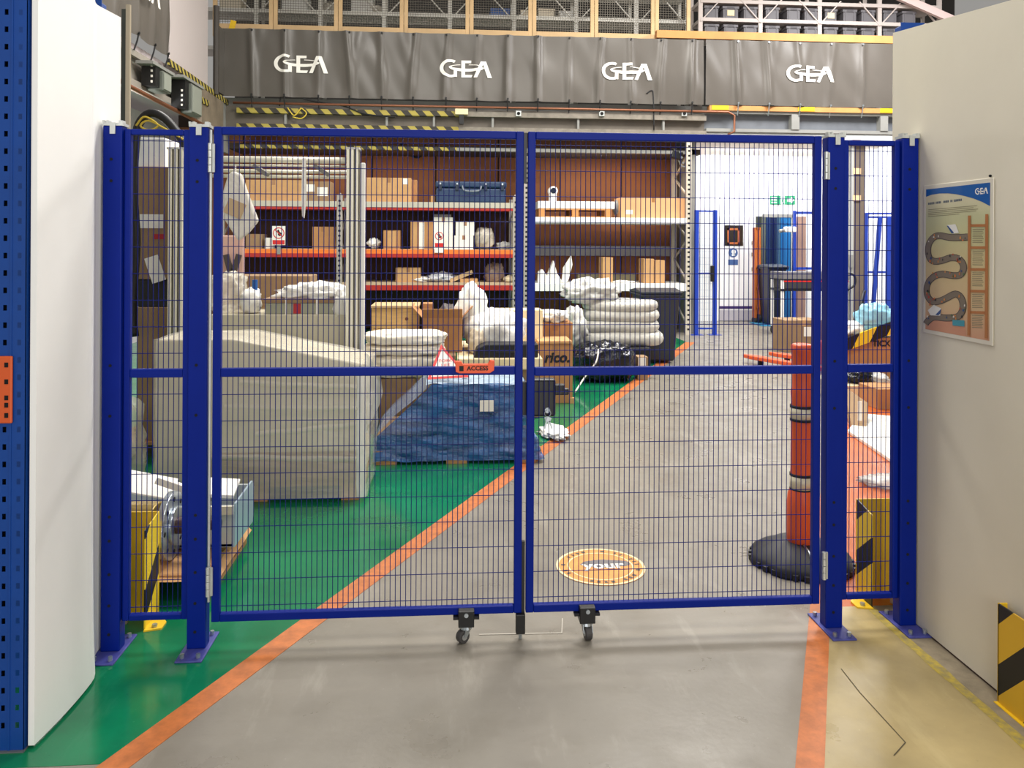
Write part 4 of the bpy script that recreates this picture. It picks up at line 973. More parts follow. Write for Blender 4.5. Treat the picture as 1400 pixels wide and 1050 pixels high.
# stack of ducting coils
YC = 10.3
t0 = thing('support_crate', 'dark crate under the stacked ducting coils', 'crate', (2.3, YC, 0))
x0, x1, z0, z1 = rect(776, 476, 890, 510, YC - .2)
MB().box(x0, x1, YC - .2, YC + .7, 0, z1).build('body', BLACK, t0, bevel=.02)
DUCT = mat('duct_white', (212, 210, 200), .35, 0, .08, 5, .5, 16)
zc_ = z1
for i, (pxr, pr, lab) in enumerate(((912, .095, 'lowest'), (906, .08, 'second'), (906, .075, 'third'), (904, .07, 'topmost'))):
    xl = atY(792 + i * 3, 450, YC).x; xr = atY(pxr, 450, YC).x; zc2 = zc_ + pr
    P = []; hy = .26; hx = (xr - xl) / 2 - pr
    for k in range(40):
        a = 2 * math.pi * k / 40; ex = lambda v: math.copysign(abs(v) ** .6, v)
        P.append(((xl + xr) / 2 + hx * ex(math.cos(a)), YC + .25 + hy * ex(math.sin(a)), zc2 + .008 * math.sin(3 * a + i)))
    m = MB(); m.tube(P, pr, 12, True)
    for v in m.v:
        q = 1 + .03 * noise.noise(v * 12); v.z = zc2 + (v.z - zc2) * q
    tag(m.build('duct_coil', DUCT, smooth=True), lab + ' coil of white ducting stacked beside the wheelie bin', 'duct coil', 'ducting coils'); zc_ += pr * 1.82
c = atY(812, 408, YC)
tag(MB().blob((c.x - .02, YC + .2, zc_ + .12), (.72, .5, .34), 91, .25, 2, 48, 22, 2.6, True, .22).build('film_cover', mat('film_bag_white', (214, 214, 208), .25, 0, .1, 5, .7, 12), smooth=True), 'crumpled clear film bag lying over the ducting coils', 'film bag')
c = atY(782, 448, YC - .1)
tag(MB().blob((c.x + .03, YC - .1, z1 + .26), (.3, .34, .5), 93, .2, 2.2, 36, 22, 2.6, True, .2).build('film_bag', mat('film_bag_white', (1, 1, 1)), smooth=True), 'crumpled film bag hanging at the end of the ducting coils', 'film bag')
# wheelie bin
def wheelie(label, x0, ytop, x1, ybot, Y, m, lidm):
    X0, X1, Z0, Z1 = rect(x0, ytop, x1, ybot, Y); Z0 = 0; t = thing('wheelie_bin', label, 'bin', ((X0 + X1) / 2, Y, 0)); xm = (X0 + X1) / 2; w = (X1 - X0) / 2; h = Z1 - .07
    b_ = MB(); n = len(b_.v)
    b_.v += [Vector(p) for p in ((xm - w * .8, Y + .08, .03), (xm + w * .8, Y + .08, .03), (xm + w * .8, Y + .55, .03), (xm - w * .8, Y + .55, .03), (xm - w, Y, h), (xm + w, Y, h), (xm + w, Y + .66, h), (xm - w, Y + .66, h))]
    b_.f += [(3, 2, 1, 0), (4, 5, 6, 7), (0, 1, 5, 4), (1, 2, 6, 5), (2, 3, 7, 6), (3, 0, 4, 7)]
    b_.build('body', m, t, bevel=.03)
    MB().box(xm - w - .03, xm + w + .03, Y - .03, Y + .7, h - .03, h + .01).build('rim', m, t, bevel=.012)
    MB().prism([(xm - w - .03, Y - .05, h + .012), (xm - w - .03, Y + .72, h + .012), (xm - w - .03, Y + .72, h + .03), (xm - w - .03, Y + .35, h + .075), (xm - w - .03, Y - .05, h + .04)], (2 * w + .06, 0, 0)).build('lid', lidm, t, bevel=.012)
    MB().cyl((xm - w * .7, Y + .74, h - .02), (xm + w * .7, Y + .74, h - .02), .018, n=10).build('handle', m, t)
    for s in (-1, 1): MB().cyl((xm + s * w * .82, Y + .6, .1), (xm + s * (w * .82 + .05), Y + .6, .1), .1, n=20).build('wheel', RUBBER, t)
    return t
BIN = mat('bin_grey', (50, 54, 58), .4, 0, .08, 5)
wheelie('dark grey wheelie bin standing at the end of the racks', 878, 396, 930, 498, 11.0, BIN, BIN)
#--RACKS--
# ================================================================== RACKS UNDER THE MEZZANINE
YR, YRB = 14.45, 15.5
PERF = mat('upright_galv', (172, 164, 156), .5, .3, .1, 8)
def upright(t, x, w, z1, m, holes=True, ys=None):
    for y in ys or (YR, YRB - .08):
        u = MB().box(x, x + w, y, y + .08, 0, z1).build('upright', m, t)
        if holes and y == YR:
            h = MB(); n = int(z1 / .09)
            for i in range(1, n): h.box(x + w * .3, x + w * .7, y - .002, y, i * .09, i * .09 + .035)
            tag(h.build('slots', DARK, u), kind='stuff')
    b = MB()
    for i in range(int(z1 / .8)):
        b.beam((x + w / 2, YR + .08, .2 + i * .8), (x + w / 2, YRB - .08, .6 + i * .8), .03, .03); b.beam((x + w / 2, YRB - .08, .6 + i * .8), (x + w / 2, YR + .08, .98 + i * .8), .03, .03)
    b.build('side_bracing', m, t)
ob = thing('pallet_rack', 'orange beam pallet rack loaded with boxes against brown boards', 'rack', (-1.5, YR, 0))
XR = [atY(298, 350, YR).x, atY(460, 350, YR).x, atY(701, 350, YR).x]
for x in XR: upright(ob, x, .1, 2.55, PERF)
LV = []
for y, kind in ((386.5, 'low'), (341, 'mid'), (276.5, 'top')):
    zt = atY(600, y, YR).z; LV.append(zt)
    for i in range(2):
        a, b = XR[i] + .1, XR[i + 1]
        if kind == 'mid':
            MB().box(a, b, YR - .02, YR + .03, zt - .15, zt - .005).build('beam', ORANGE, ob, bevel=.004)
            MB().box(a, b, YR - .024, YR - .02, zt - .15, zt - .08).build('beam_face', REDBEAM, ob)
        elif kind == 'low':
            MB().box(a, b, YR - .02, YR + .03, zt - .14, zt - .05).build('beam', REDBEAM, ob, bevel=.004)
        else:
            MB().box(a, b, YR - .02, YR + .03, zt - .15, zt - .1).build('beam', REDBEAM, ob, bevel=.004)
        MB().box(a, b, YRB - .1, YRB - .05, zt - .13, zt - .03).build('beam', REDBEAM, ob)
        MB().box(a, b, YR - (.03 if kind == 'top' else .0), YRB, zt - (.1 if kind == 'top' else .045), zt).build('shelf_board', mat('shelf_grey', (188, 182, 166), .6) if kind == 'top' else mat('shelf_tan', (196, 172, 140), .7), ob)
MB().box(XR[0], XR[2] + .1, YRB + .005, YRB + .02, .05, LV[2] - .1).build('shade_sheet', mat('rack_shade', (66, 40, 32), .8), ob)  # dark sheet standing in for the shade behind the shelves
wr_ = thing('pallet_rack', 'white shelved rack beside the wheelie bin against brown boards', 'rack', (2.9, YR, 0))
xw0 = atY(716, 350, YR).x; xw1 = atY(938, 350, YR).x
upright(wr_, xw0, .09, 3.3, PERF); upright(wr_, xw1, .095, 3.6, mat('upright_white', (206, 198, 182), .5, .2))
WL = []
for y0, y1 in ((297.5, 305.5), (387.5, 398)):
    x0, x1, z0, z1 = rect(735, y0, 938, y1, YR); WL.append(z1)
    MB().box(xw0 + .09, xw1, YR - .02, YR + .03, z0, z1).build('beam', WHITE, wr_, bevel=.004)
    MB().box(xw0 + .09, xw1, YRB - .08, YRB - .03, z0, z1).build('beam', WHITE, wr_)
    MB().box(xw0 + .09, xw1, YR + .03, YRB, z1 - .02, z1).build('shelf_board', GREYW, wr_)
a = rect(720, 336, 918, 350, YRB + .1); tag(MB().box(a[0], a[1], YRB + .11, YRB + .17, a[2], a[3]).build('cable_trunking', mat('trunking', (150, 148, 150), .5), bevel=.01), 'grey cable trunking fixed along the brown boards', 'trunking')
def on(label, x0, y0, x1, y1, z, m=CARD, Y=YR + .12, dep=.4, **k): return carton(label, x0, y0, x1, y1, Y, dep, m, z0=z, **k)
zl, zm, zt = LV
# top shelf
on('long plain cardboard carton on the rack top behind the aluminium frame', 336, 246, 412, 274, zt, CARD2, dep=.7)
on('printed cardboard carton on the rack top beside the aluminium upright', 414, 248, 452, 274, zt, CARD3, stick=((418, 252, 430, 262), (434, 256, 448, 268)))
on('wide tan cardboard carton on the rack top beside the blue case', 501, 243, 562, 275, zt, CARD2, dep=.6, stick=((551, 244, 558, 252),))
on('flat tan carton tucked behind the wide carton on the rack top', 563, 246, 570, 275, zt, CARD, Y=YR + .4)
tag(MB().box(*rect(589, 268, 594, 276, YR + .2)[:2], YR + .2, YR + .3, zt, zt + .14).build('small_block', CARD2, bevel=.004), 'small upright tan block beside the blue case', 'block')
x0, x1, z0, z1 = rect(596, 248, 692, 276, YR + .1); z0 = zt
t = thing('equipment_case', 'large dark blue hard equipment case with handle on the rack top', 'case', ((x0 + x1) / 2, YR + .1, zt))
NB = mat('case_blue', (24, 52, 86), .45, 0, .1, 5); hz_ = (z1 - z0)
MB().box(x0, x1, YR + .1, YR + .7, z0, z0 + hz_ * .68).build('body', NB, t, bevel=.03)
MB().box(x0 - .01, x1 + .01, YR + .09, YR + .71, z0 + hz_ * .7, z1).build('lid', NB, t, bevel=.03)
for px_ in (602, 625, 664, 687): 
    c = atY(px_, 251, YR + .08); MB().box(c.x - .03, c.x + .03, YR + .07, YR + .09, z0 + hz_ * .58, z0 + hz_ * .86).build('latch', mat('latch_navy', (16, 34, 58), .4), t, bevel=.006); MB().box(c.x - .014, c.x + .014, YR + .064, YR + .07, z0 + hz_ * .84, z0 + hz_ * .92).build('rivet', STEEL, t)
c0_ = atY(632, 254, YR + .06); c1_ = atY(658, 254, YR + .06)
MB().tube(smooth_path([(c0_.x, YR + .09, c0_.z), (c0_.x + .05, YR + .04, c0_.z - .09), (c1_.x - .05, YR + .04, c0_.z - .09), (c1_.x, YR + .09, c0_.z)], 5), .016, 8).build('handle', mat('handle_grey', (120, 128, 138), .4), t, True)
# middle shelf
on('small square carton with label on the orange beam shelf', 524, 315, 547, 341, zm, CARD, stick=((530, 316, 541, 338, CARD2),))
on('tall brown carton with pale tape bands on the orange shelf', 561, 303, 592, 341, zm, CARD, tape=False, stick=((564, 304, 570, 340, CARD2), (573, 304, 580, 340, PAPER)))
on('white carton stack with dark lid behind the prohibition sign', 593, 297, 619, 341, zm, PAPER, stick=((592.5, 293, 617, 297, mat('lid_grey', (112, 104, 104), .6)),))
on('white carton lower one beside the bagged roll on orange shelf', 621, 322, 647, 341, zm, PAPER)
zz = rect(621, 322, 647, 341, YR + .12)[3]
on('white carton upper one beside the bagged roll on orange shelf', 623, 303, 649, 322, zz, PAPER)
tag(MB().blob(atY(662, 326, YR + .3) + Vector((0, 0, .0)), (.36, .34, .40), 101, .1, 2.6, 30, 18, 2.4, True, .2).build('clear_bag', mat('clear_bag', (178, 170, 156), .25, 0, .35, 9, .6, 14), smooth=True), 'clear plastic bag of parts on the orange beam shelf', 'bag')
tag(MB().blob(atY(690, 336, YR + .3), (.3, .3, .14), 103, .3, 2, 28, 14, 3, True, .3).build('clear_bag', FILMW, smooth=True), 'small flattened clear bag at the orange shelf end', 'bag')
tag(MB().blob(atY(511, 333, YR + .3), (.22, .3, .18), 104, .3, 2, 24, 14, 3, True, .3).build('clear_bag', WHITEBAG, smooth=True), 'small white bag beside the square carton on orange shelf', 'bag')
on('plain cardboard box on orange shelf beside grey rack upright', 427, 310, 456, 341, zm, CARD)
on('small white printed box on orange shelf beside prohibition sign', 362, 325, 369, 341, zm, PAPER, tape=False)
on('flat brown carton on orange shelf behind the hanging bag', 336, 320, 358, 341, zm, CARD3)
for i, (x0, y0, x1, y1, lab) in enumerate(((594, 313, 607, 339, 'red and white prohibition sign in front of white cartons'), (372, 309, 390, 335, 'red and white prohibition sign behind the aluminium frame'))):
    X0, X1, Z0, Z1 = rect(x0, y0, x1, y1, YR - .05); xm = (X0 + X1) / 2; w = X1 - X0
    t = thing('prohibition_sign', lab, 'sign', (xm, YR - .05, Z0))
    MB().box(X0, X1, YR - .05, YR - .04, Z0 if i else zm - .06, Z1).build('plate', PAPER, t)
    if i: MB().box(xm - .03, xm + .03, YR - .04, YR - .02, zm - .1, Z1 - .1).build('stay', GREYP, t)
    MB().box(X0 + .01, X1 - .01, YR - .053, YR - .05, Z0 + .01, Z0 + (Z1 - Z0) * .26).build('red_panel', SIGNRED, t)
    zc = Z0 + (Z1 - Z0) * .63; R_ = w * .44; m = MB()
    for k in range(24):
        a0, a1 = k * math.pi / 12, (k + 1) * math.pi / 12
        m.quad(*[(xm + r * math.cos(a), YR - .053, zc + r * math.sin(a)) for r, a in ((R_, a0), (R_, a1), (R_ * .84, a1), (R_ * .84, a0))])
    m.obox((xm, YR - .053, zc), (R_ * 1.75, .003, R_ * .16), (0, .75, 0)); m.build('red_ring', SIGNRED, t)
    m = MB(); m.cyl((xm + .02, YR - .0515, zc - .02), (xm + .02, YR - .052, zc - .02), R_ * .34, n=10); m.obox((xm, YR - .0518, zc + R_ * .25), (R_ * .3, .001, R_ * .7), (0, -.4, 0)); m.build('hand_figure', BLK, t)
# lower shelf
on('shallow tan carton on the red beam shelf', 541, 366, 575, 386, zl, CARD2)
tag(MB().blob(atY(604, 380, YR + .3), (.5, .4, .2), 111, .3, 2, 36, 16, 3, True, .4).build('clear_bag', mat('clear_bag2', (196, 196, 200), .25, 0, .3, 9, .6, 14), smooth=True), 'crumpled clear film beside the leaning pale plank', 'bag')
tag(MB().blob(atY(576, 382, YR + .25), (.36, .3, .1), 112, .3, 2, 28, 12, 3, True, .4).build('white_papers', PAPER, smooth=True), 'crumpled white papers in front of the shallow tan carton', 'papers')
tag(MB().beam(atY(615, 384, YR + .2), atY(646, 371.5, YR + .2), .1, .07).build('plank', TIMBER), 'short pale plank leaning on the red beam shelf', 'plank')
on('small flat box under the leaning pale plank end', 629, 381, 653, 387, zl, CARD2, tape=False)
tag(MB().blob(atY(676, 374, YR + .35), (.36, .34, .38), 113, .15, 2.2, 28, 18, 3, True, .25).build('clear_bag', mat('clear_bag3', (158, 132, 118), .3, 0, .3, 9, .6, 14), smooth=True), 'brownish clear bag of parts at the red shelf end', 'bag')
tag(MB().blob(atY(696, 382, YR + .2), (.2, .3, .14), 114, .2, 2.2, 24, 14, 3, True, .2).build('cream_bag', mat('cream_bag', (222, 204, 170), .5), smooth=True), 'small cream bag at the red shelf end', 'bag')
# white rack load
zw1, zw0 = WL[0], WL[1]
x0, x1 = rect(737, 280, 836, 297, YR + .1)[:2]
t = thing('wooden_pallet', 'wooden pallet carrying white slab on the white rack', 'pallet', ((x0 + x1) / 2, YR + .1, zw1))
for yy in (YR + .1, YR + .5, YR + .85):
    MB().box(x0, x1, yy, yy + .1, zw1, zw1 + .022).build('bottom_board', TIMBERO, t)
    for k in range(3): xx = x0 + (x1 - x0 - .12) * k / 2; MB().box(xx, xx + .12, yy, yy + .1, zw1 + .022, zw1 + .14).build('block', TIMBERO, t)
for yy in range(5): MB().box(x0, x1, YR + .1 + yy * .19, YR + .2 + yy * .19, zw1 + .14, zw1 + .165).build('deck_board', TIMBERO, t)
tag(MB().box(x0 - .02, x1 + .06, YR + .1, YR + .9, zw1 + .165, zw1 + .30).build('white_slab', WHITE, bevel=.008), 'thick white slab lying on the rack pallet', 'slab')
on('wide tan cardboard carton on upper white shelf', 849, 270, 937, 297.5, zw1, mat('card_peach', (216, 164, 116), .8, 0, .06, 3), dep=.6, stick=((856, 287, 865, 293),))
tag(MB().blob(atY(844, 284, YR + .5), (.16, .3, .28), 121, .2, 2.4, 20, 14, 3, True, .2).build('grey_bag', GREYP, smooth=True), 'grey bag squeezed between pallet slab and tan carton', 'bag')
c = atY(756, 265, YR + .4); zs_ = zw1 + .30
t = thing('camera_turret', 'white cylindrical camera housing on the white slab', 'camera', (c.x, YR + .4, zs_))
MB().cyl((c.x, YR + .45, zs_), (c.x, YR + .45, zs_ + .2), .075, n=20).build('neck', WHITE, t, bevel=.01)
MB().cyl((c.x, YR + .34, zs_ + .21), (c.x, YR + .56, zs_ + .21), .085, n=24).build('housing', WHITE, t, bevel=.012)
MB().cyl((c.x, YR + .325, zs_ + .21), (c.x, YR + .34, zs_ + .21), .055, n=20).build('lens', mat('lens_navy', (20, 30, 50), .15), t)
m = MB(); z_ = zw0
for a in ([(735, 387), (736, 372), (742, 368), (748, 378), (757, 356), (762, 374), (770, 386), (772, 388)],):
    m.prism([tuple(atY(x, y, YR + .2)) for x, y in a], (0, .2, 0))
t = thing('pointed_bag', 'white crumpled bag with pointed folds on lower white shelf', 'bag', atY(752, 388, YR + .2)); m.build('bag', WHITEBAG, t, bevel=.03, seg=3)
m = MB(); m.prism([tuple(atY(x, y, YR + .16)) for x, y in ((768, 386), (770, 366), (781, 349), (783, 362), (777, 384), (773, 388))], (0, .06, 0)); m.build('folded_tip', WHITEBAG, t, bevel=.015, seg=3)
on('narrow tall cardboard box on lower white shelf', 824, 352, 838, 388, zw0, CARD2, tape=False)
on('cardboard box with dark strap on lower white shelf', 880, 354, 894, 388, zw0, CARD2, tape=False)
on('cardboard box beside the strapped one on lower white shelf', 895, 356, 910, 388, zw0, CARD2, tape=False)
tag(MB().box(*rect(814, 385, 822, 388, YR + .1)[:2], YR + .1, YR + .2, zw0, zw0 + .035).build('yellow_block', YEL), 'small yellow block on lower white shelf', 'block')
tag(MB().blob(atY(852, 386, YR + .2), (.5, .3, .07), 122, .3, 2, 28, 10, 3, True, .3).build('paper_scraps', PAPER, smooth=True), 'white paper scraps between boxes on lower white shelf', 'papers')
tag(MB().box(*rect(790, 377, 870, 388, YR + .7)[:2], YR + .7, YR + .9, zw0, zw0 + .14).build('grey_block', mat('moss_grey', (132, 124, 96), .7), bevel=.01), 'long dull grey block at the back of lower white shelf', 'block')
# work lamp and cable in the upper corner
t = thing('work_lamp', 'black work lamp clamped high at the rack corner', 'lamp', atY(925, 215, YR + .2)); c = atY(925, 212, YR + .2)
MB().obox(c, (.2, .12, .16), (0, .3, 0)).build('head', BLACK, t, bevel=.02); MB().tube([tuple(c), tuple(c + Vector((.1, .05, -.2))), tuple(c + Vector((.2, .05, -.22)))], .015, 6).build('arm', STEEL, t, True)
for i in range(3): MB().cyl(c + Vector((.05 + i * .03, -.07, .05 - i * .1)), c + Vector((.05 + i * .03, -.062, .05 - i * .1)), .022, n=10).build('bulb', STEEL, t)

# ================================================================== BANNERS
def banner(label, x0, x1, z0, z1, base, along, out, logos, ties, seed, nx, tie_m=BLK):
    t = thing('banner', label, 'banner', base + along * ((x0 + x1) / 2) + Vector((0, 0, z0)))
    rs = random.Random(seed); cre = [(x, rs.uniform(-.12, .12), rs.uniform(.5, 1.2)) for x in ties]
    def w(x, z):
        v = (z - z0) / (z1 - z0); d = .04 * noise.noise((x * .9, z * .7, seed)) + .025 * noise.noise((x * 3 + z * 1.4, z * 1.2, seed + 5))
        for cx, ln, am in cre: d += .05 * am * math.exp(-((x - cx - ln * (v - .5)) / .055) ** 2) + .02 * am * math.exp(-((x - cx + ln * 2.2 * (v - .2)) / .09) ** 2)
        return d
    def pt(x, z, k=0.): return base + along * x + Vector((0, 0, z)) + out * (.06 + w(x, z) + k)
    def sag(x, v): return z0 + v * (z1 - z0) - (.02 * (1 - abs(2 * v - 1)) if 0 else 0)
    m = MB().grid(lambda u, v: pt(x0 + u * (x1 - x0), sag(x0 + u * (x1 - x0), v)), nx, 26)
    m.build('sheet', BANNER, t, True)
    for lx, lz, s in logos:
        lg = MB(); gea(lg, lambda u, v: pt(lx + u, lz + v, .016), s); lg.build('logo', LOGO, t, fixn=False)
    for cx, _, _ in cre:
        tm_ = MB(); a = pt(cx, z0 + .03, .01); tm_.cyl(a, a + out * .012, .018, n=8)
        tm_.tube([tuple(a), tuple(a + Vector((0, 0, -.1)) - out * .02), tuple(a + Vector((0, 0, -.22)) - out * .06)], .011, 5)
        tm_.build('eyelet_tie', tie_m, t); a = pt(cx, z1 - .03, .01); MB().cyl(a, a + out * .012, .018, n=8).build('eyelet', tie_m, t)
    return t
BX = Vector((1, 0, 0)); OUTB = Vector((0, -1, 0)); BB = Vector((0, YB - .02, 0))
def bx(px, py=95): return atY(px, py, YB - .08).x
lgz = 4.89
ls = .322
banner('long grey banner with three white logos above the orange rack', bx(303), bx(962), 4.285, 5.49, BB, BX, OUTB,
       [(bx(412, 88), atY(412, 88, YB - .08).z, ls), (bx(637, 94), atY(637, 94, YB - .08).z, ls), (bx(857, 97.5), atY(857, 97.5, YB - .08).z, ls)],
       [bx(x) for x in (345, 390, 436, 478, 522, 565, 610, 652, 694, 735, 778, 820, 862, 903, 945)], 3, 260)
banner('grey banner with one white logo above the bright doorway', bx(965), bx(1222), 4.29, 5.5, BB, BX, OUTB, [(bx(1107, 101), atY(1107, 101, YB - .08).z, ls * .97)], [bx(x) for x in (1008, 1050, 1093, 1136, 1178)], 8, 110, STEEL)
LBASE = Vector((-4.12, 0, 0)); ALY = Vector((0, 1, 0)); OUTL = Vector((1, 0, 0))
banner('grey banner hung along the side mezzanine beyond the white board', 8.3, 11.68, 4.33, 5.55, LBASE, -ALY * -1, OUTL, [], [8.6, 9.2, 9.8, 10.4, 11.0, 11.5], 13, 60)
t = [o for o in bpy.data.objects if o.name.startswith('banner') and o.type == 'EMPTY'][-1]
lg = MB(); lz = atX(196, 8, -4.0); gea(lg, lambda u, v: Vector((-3.985, 10.62 + u, 5.02 + v)), ls); lg.build('logo', LOGO, t, fixn=False)
# white board and pole between the banners
p = [atX(232, 85, -4.08), atX(284, 118, -4.08)]
tag(MB().box(-4.12, -4.08, p[0].y, p[1].y, 4.3, 7.2).build('white_board', mat('panel_pinkish', (190, 180, 178), .6), bevel=.006), 'plain white panel standing between the grey banners', 'panel')
tag(MB().cyl((-4.02, 13.75, 4.2), (-4.02, 13.75, 5.7), .05, n=12).build('corner_pole', mat('pole_grey', (60, 54, 48), .6)), 'dark pole at the mezzanine corner beside the white panel', 'pole')
tag(MB().box(-4.12, -4.06, 14.0, 14.36, 4.3, 5.45).build('banner_end', BANNER), 'narrow grey vinyl strip closing the mezzanine corner', 'banner')
# electrical boxes on the side beam
for i, (ya, yb_, za, zb_, X, lab) in enumerate(((11.95, 12.4, 3.60, 4.03, -3.84, 'larger grey electrical box beside a black switch panel under the mezzanine'), (10.85, 11.15, 3.72, 3.98, -3.86, 'smaller grey electrical box beside a black switch panel under the mezzanine'))):
    t = thing('electrical_box', lab, 'electrical box', (X, ya, za))
    MB().box(-4.08, X, ya, yb_, za, zb_).build('body', GREYB, t, bevel=.01)
    MB().box(X, X + .012, ya + .02, yb_ - .02, za + .02, zb_ - .02).build('door', mat('grey_door', (142, 146, 136), .5), t, bevel=.004)
    MB().box(-4.08, X - .04, ya - .16, ya - .01, za + .03, zb_ + .02).build('switch_panel', BLACK, t)
    MB().box(-4.1, X - .02, ya - .3, yb_ + .2, zb_ + .03, zb_ + .07).build('top_rail', GREYP, t)
    for k in range(4): MB().box(X - .1, X - .075, ya - .166, ya - .16, za + .07 + k * .07, za + .1 + k * .07).build('indicator', PAPER, t)
for a, b_ in (((640, 178), (640, 150)),):
    x0, x1, z0, z1 = rect(622, 148, 640, 156, YB - .2)
    t = thing('sensor_unit', 'small beige sensor with black foot on the mezzanine beam', 'sensor', ((x0 + x1) / 2, YB - .12, z0))
    MB().box(x0, x1, YB - .16, YB - .05, z0, z1).build('body', CREAM, t, bevel=.01); MB().box((x0 + x1) / 2 - .04, (x0 + x1) / 2 + .04, YB - .15, YB - .06, z0 - .17, z0).build('foot', BLACK, t)
for px_, lab in ((709, 'first'), (823, 'second'), (936, 'third')):
    c = atY(px_, 155, YB - .1); t = thing('conduit_box', 'small grey conduit box on the mezzanine beam, %s from the beige sensor' % lab, 'conduit box', c, 'conduit boxes on the beam')
    MB().box(c.x - .05, c.x + .05, YB - .09, YB - .05, c.z - .05, c.z + .05).build('body', GALV, t, bevel=.006); MB().cyl((c.x, YB - .1, c.z), (c.x, YB - .09, c.z), .03, n=10).build('cover', DARK, t)
for pts, r, mm, lab in (([(378, 112), (381, 118), (384, 128), (382, 145)], .012, BLK, 'thin black bent rod hooked in front of the long banner'), ([(384, 114), (396, 118), (410, 132), (428, 138), (470, 145), (500, 156), (540, 160)], .014, BLK, 'black cable drooping below the long banner'), ([(393, 147), (402, 158), (410, 150), (412, 148), (419, 155), (412, 162), (400, 160)], .012, mat('cable_yellow', (1, 1, 1)), 'yellow cable looped over the hazard taped beam'), ([(884, 128), (890, 124), (893, 130), (894, 178)], .012, BLK, 'thin black rod standing in front of the beam under logos')):
    m = MB(); m.tube(smooth_path([tuple(atY(x, y, YB - .065)) for x, y in pts], 4), r, 6); tag(m.build('loose_cable', mm, smooth=True), lab, 'cable')

m = MB(); m.tube(smooth_path([tuple(atY(x, y, 15.6)) for x, y in ((548, 196), (553, 205), (562, 213), (572, 215), (580, 208), (581, 198))], 5), .022, 6)
tag(m.build('loose_cable', BLK, smooth=True), 'black cable sagging in a loop before the brown boards', 'cable')
struct(MB().beam(atY(1222, -8, 14.85), atY(1318, 34, 14.85), .08, .14).build('trim_13', mat('brace_pink', (214, 190, 186), .6)))
tag(MB().obox(atY(318, 34, YB + .113), (.1, .01, .16), (0, .25, 0)).build('yellow_tag', YEL), 'small yellow tag fixed above the grey banner end', 'tag')
# ================================================================== UPPER STORE ON THE MEZZANINE
WM = mat('cage_wire', (96, 90, 80), .5, .3)
ORD = ('first', 'second', 'third', 'fourth', 'fifth', 'sixth', 'seventh', 'eighth', 'ninth', 'tenth', 'eleventh')
PXs = [290, 373, 462, 552, 642, 728, 813, 896, 945]
for i in range(8):
    x0 = atY(PXs[i], 20, YB + .1).x + .004; x1 = atY(PXs[i + 1], 20, YB + .1).x - .004; y = YB + .12
    zb = 5.50; t = thing('cage_panel', 'timber framed wire cage panel above the long banner, %s from the white board' % ORD[i], 'cage panel', ((x0 + x1) / 2, y, zb), 'cage panels along the mezzanine edge')
    wv = .07
    for a, b in ((x0, x0 + wv), (x1 - wv, x1)): MB().box(a, b, y, y + .06, zb - .1, 7.2).build('stile', TIMBER, t, bevel=.004)
    MB().box(x0 + wv, x1 - wv, y, y + .06, zb, zb + .13).build('bottom_rail', TIMBER, t, bevel=.004); MB().box(x0 + wv, x1 - wv, y, y + .06, 7.07, 7.2).build('top_rail', TIMBER, t, bevel=.004)
    m = MB(); n = int((x1 - x0 - 2 * wv) / .045)
    for k in range(1, n): xx = x0 + wv + (x1 - x0 - 2 * wv) * k / n; m.beam((xx, y + .05, zb + .13), (xx, y + .05, 7.07), .006, .006)
    for k in range(1, 32): zz = zb + .13 + k * .045; m.beam((x0 + wv, y + .045, zz), (x1 - wv, y + .045, zz), .006, .006)
    tag(m.build('wire_mesh', WM, t), kind='stuff')
YS = 15.4
SH = mat('shelving_grey', (206, 204, 196), .5, .2); SHW = mat('shelving_white', (186, 176, 170), .5)
def shelving(label, xs, ztops, y, m, dep=.6):
    t = thing('shelving', label, 'shelving', ((xs[0] + xs[-1]) / 2, y, 4.3))
    for x in xs:
        MB().box(x - .04, x + .04, y, y + .05, 4.3, 7.1).build('upright', m, t); MB().box(x - .03, x + .03, y + dep - .05, y + dep, 4.3, 7.1).build('upright', m, t)
    for zt in ztops: MB().box(xs[0], xs[-1], y - .01, y + dep, zt - .07, zt).build('shelf', m, t)
    for i in range(len(xs) - 1):
        for s, xx in ((1, xs[i]), (-1, xs[i + 1])): MB().beam((xx, y + .0, 6.02), (xx + s * .42, y + .0, 6.48), .035, .02).build('brace', m, t)
    return t
sx_ = [atY(x, 15, YS).x for x in (264, 350, 438, 525, 615, 703, 788, 870, 940)]
z1 = atY(600, 18.5, YS).z; z0 = 5.42
shelving('grey bolted shelving with loose stock behind the cage panels', sx_, (z0, z1, z1 + .55), YS, SH)
sw_ = [atY(x, 15, 15.0).x for x in (958, 1040, 1121, 1203, 1285)]
zw = [atY(1080, 50, 15.0).z, atY(1080, 27, 15.0).z, atY(1080, 2, 15.0).z]
shelving('white shelving filled with grey plastic crates above the banner', sw_, (zw[0], zw[1], zw[2]), 15.0, SHW)
CRM = mat('crate_grey', (96, 94, 98), .55, 0, .06, 5); CRD = mat('crate_dark', (74, 72, 76), .6)
def crate(loc, w, h, lab, grp, card=False):
    t = thing('plastic_crate', lab, 'crate', loc, grp); x, y, z = loc
    MB().box(x - w / 2 + .015, x + w / 2 - .015, y, y + .4, z, z + h - .05).build('body', CRM, t, bevel=.01)
    MB().box(x - w / 2, x + w / 2, y - .012, y + .41, z + h - .05, z + h).build('rim', CRM, t, bevel=.006)
    MB().box(x - w * .22, x + w * .22, y - .014, y - .012, z + h - .04, z + h - .012).build('hand_slot', CRD, t)
    for k in (-.3, .3): MB().box(x + k * w - .012, x + k * w + .012, y - .008, y, z + .01, z + h - .05).build('rib', CRM, t)
    if card: MB().box(x - .07, x + .07, y - .012, y - .008, z + .05, z + .16).build('card', CREAM, t)
    return t
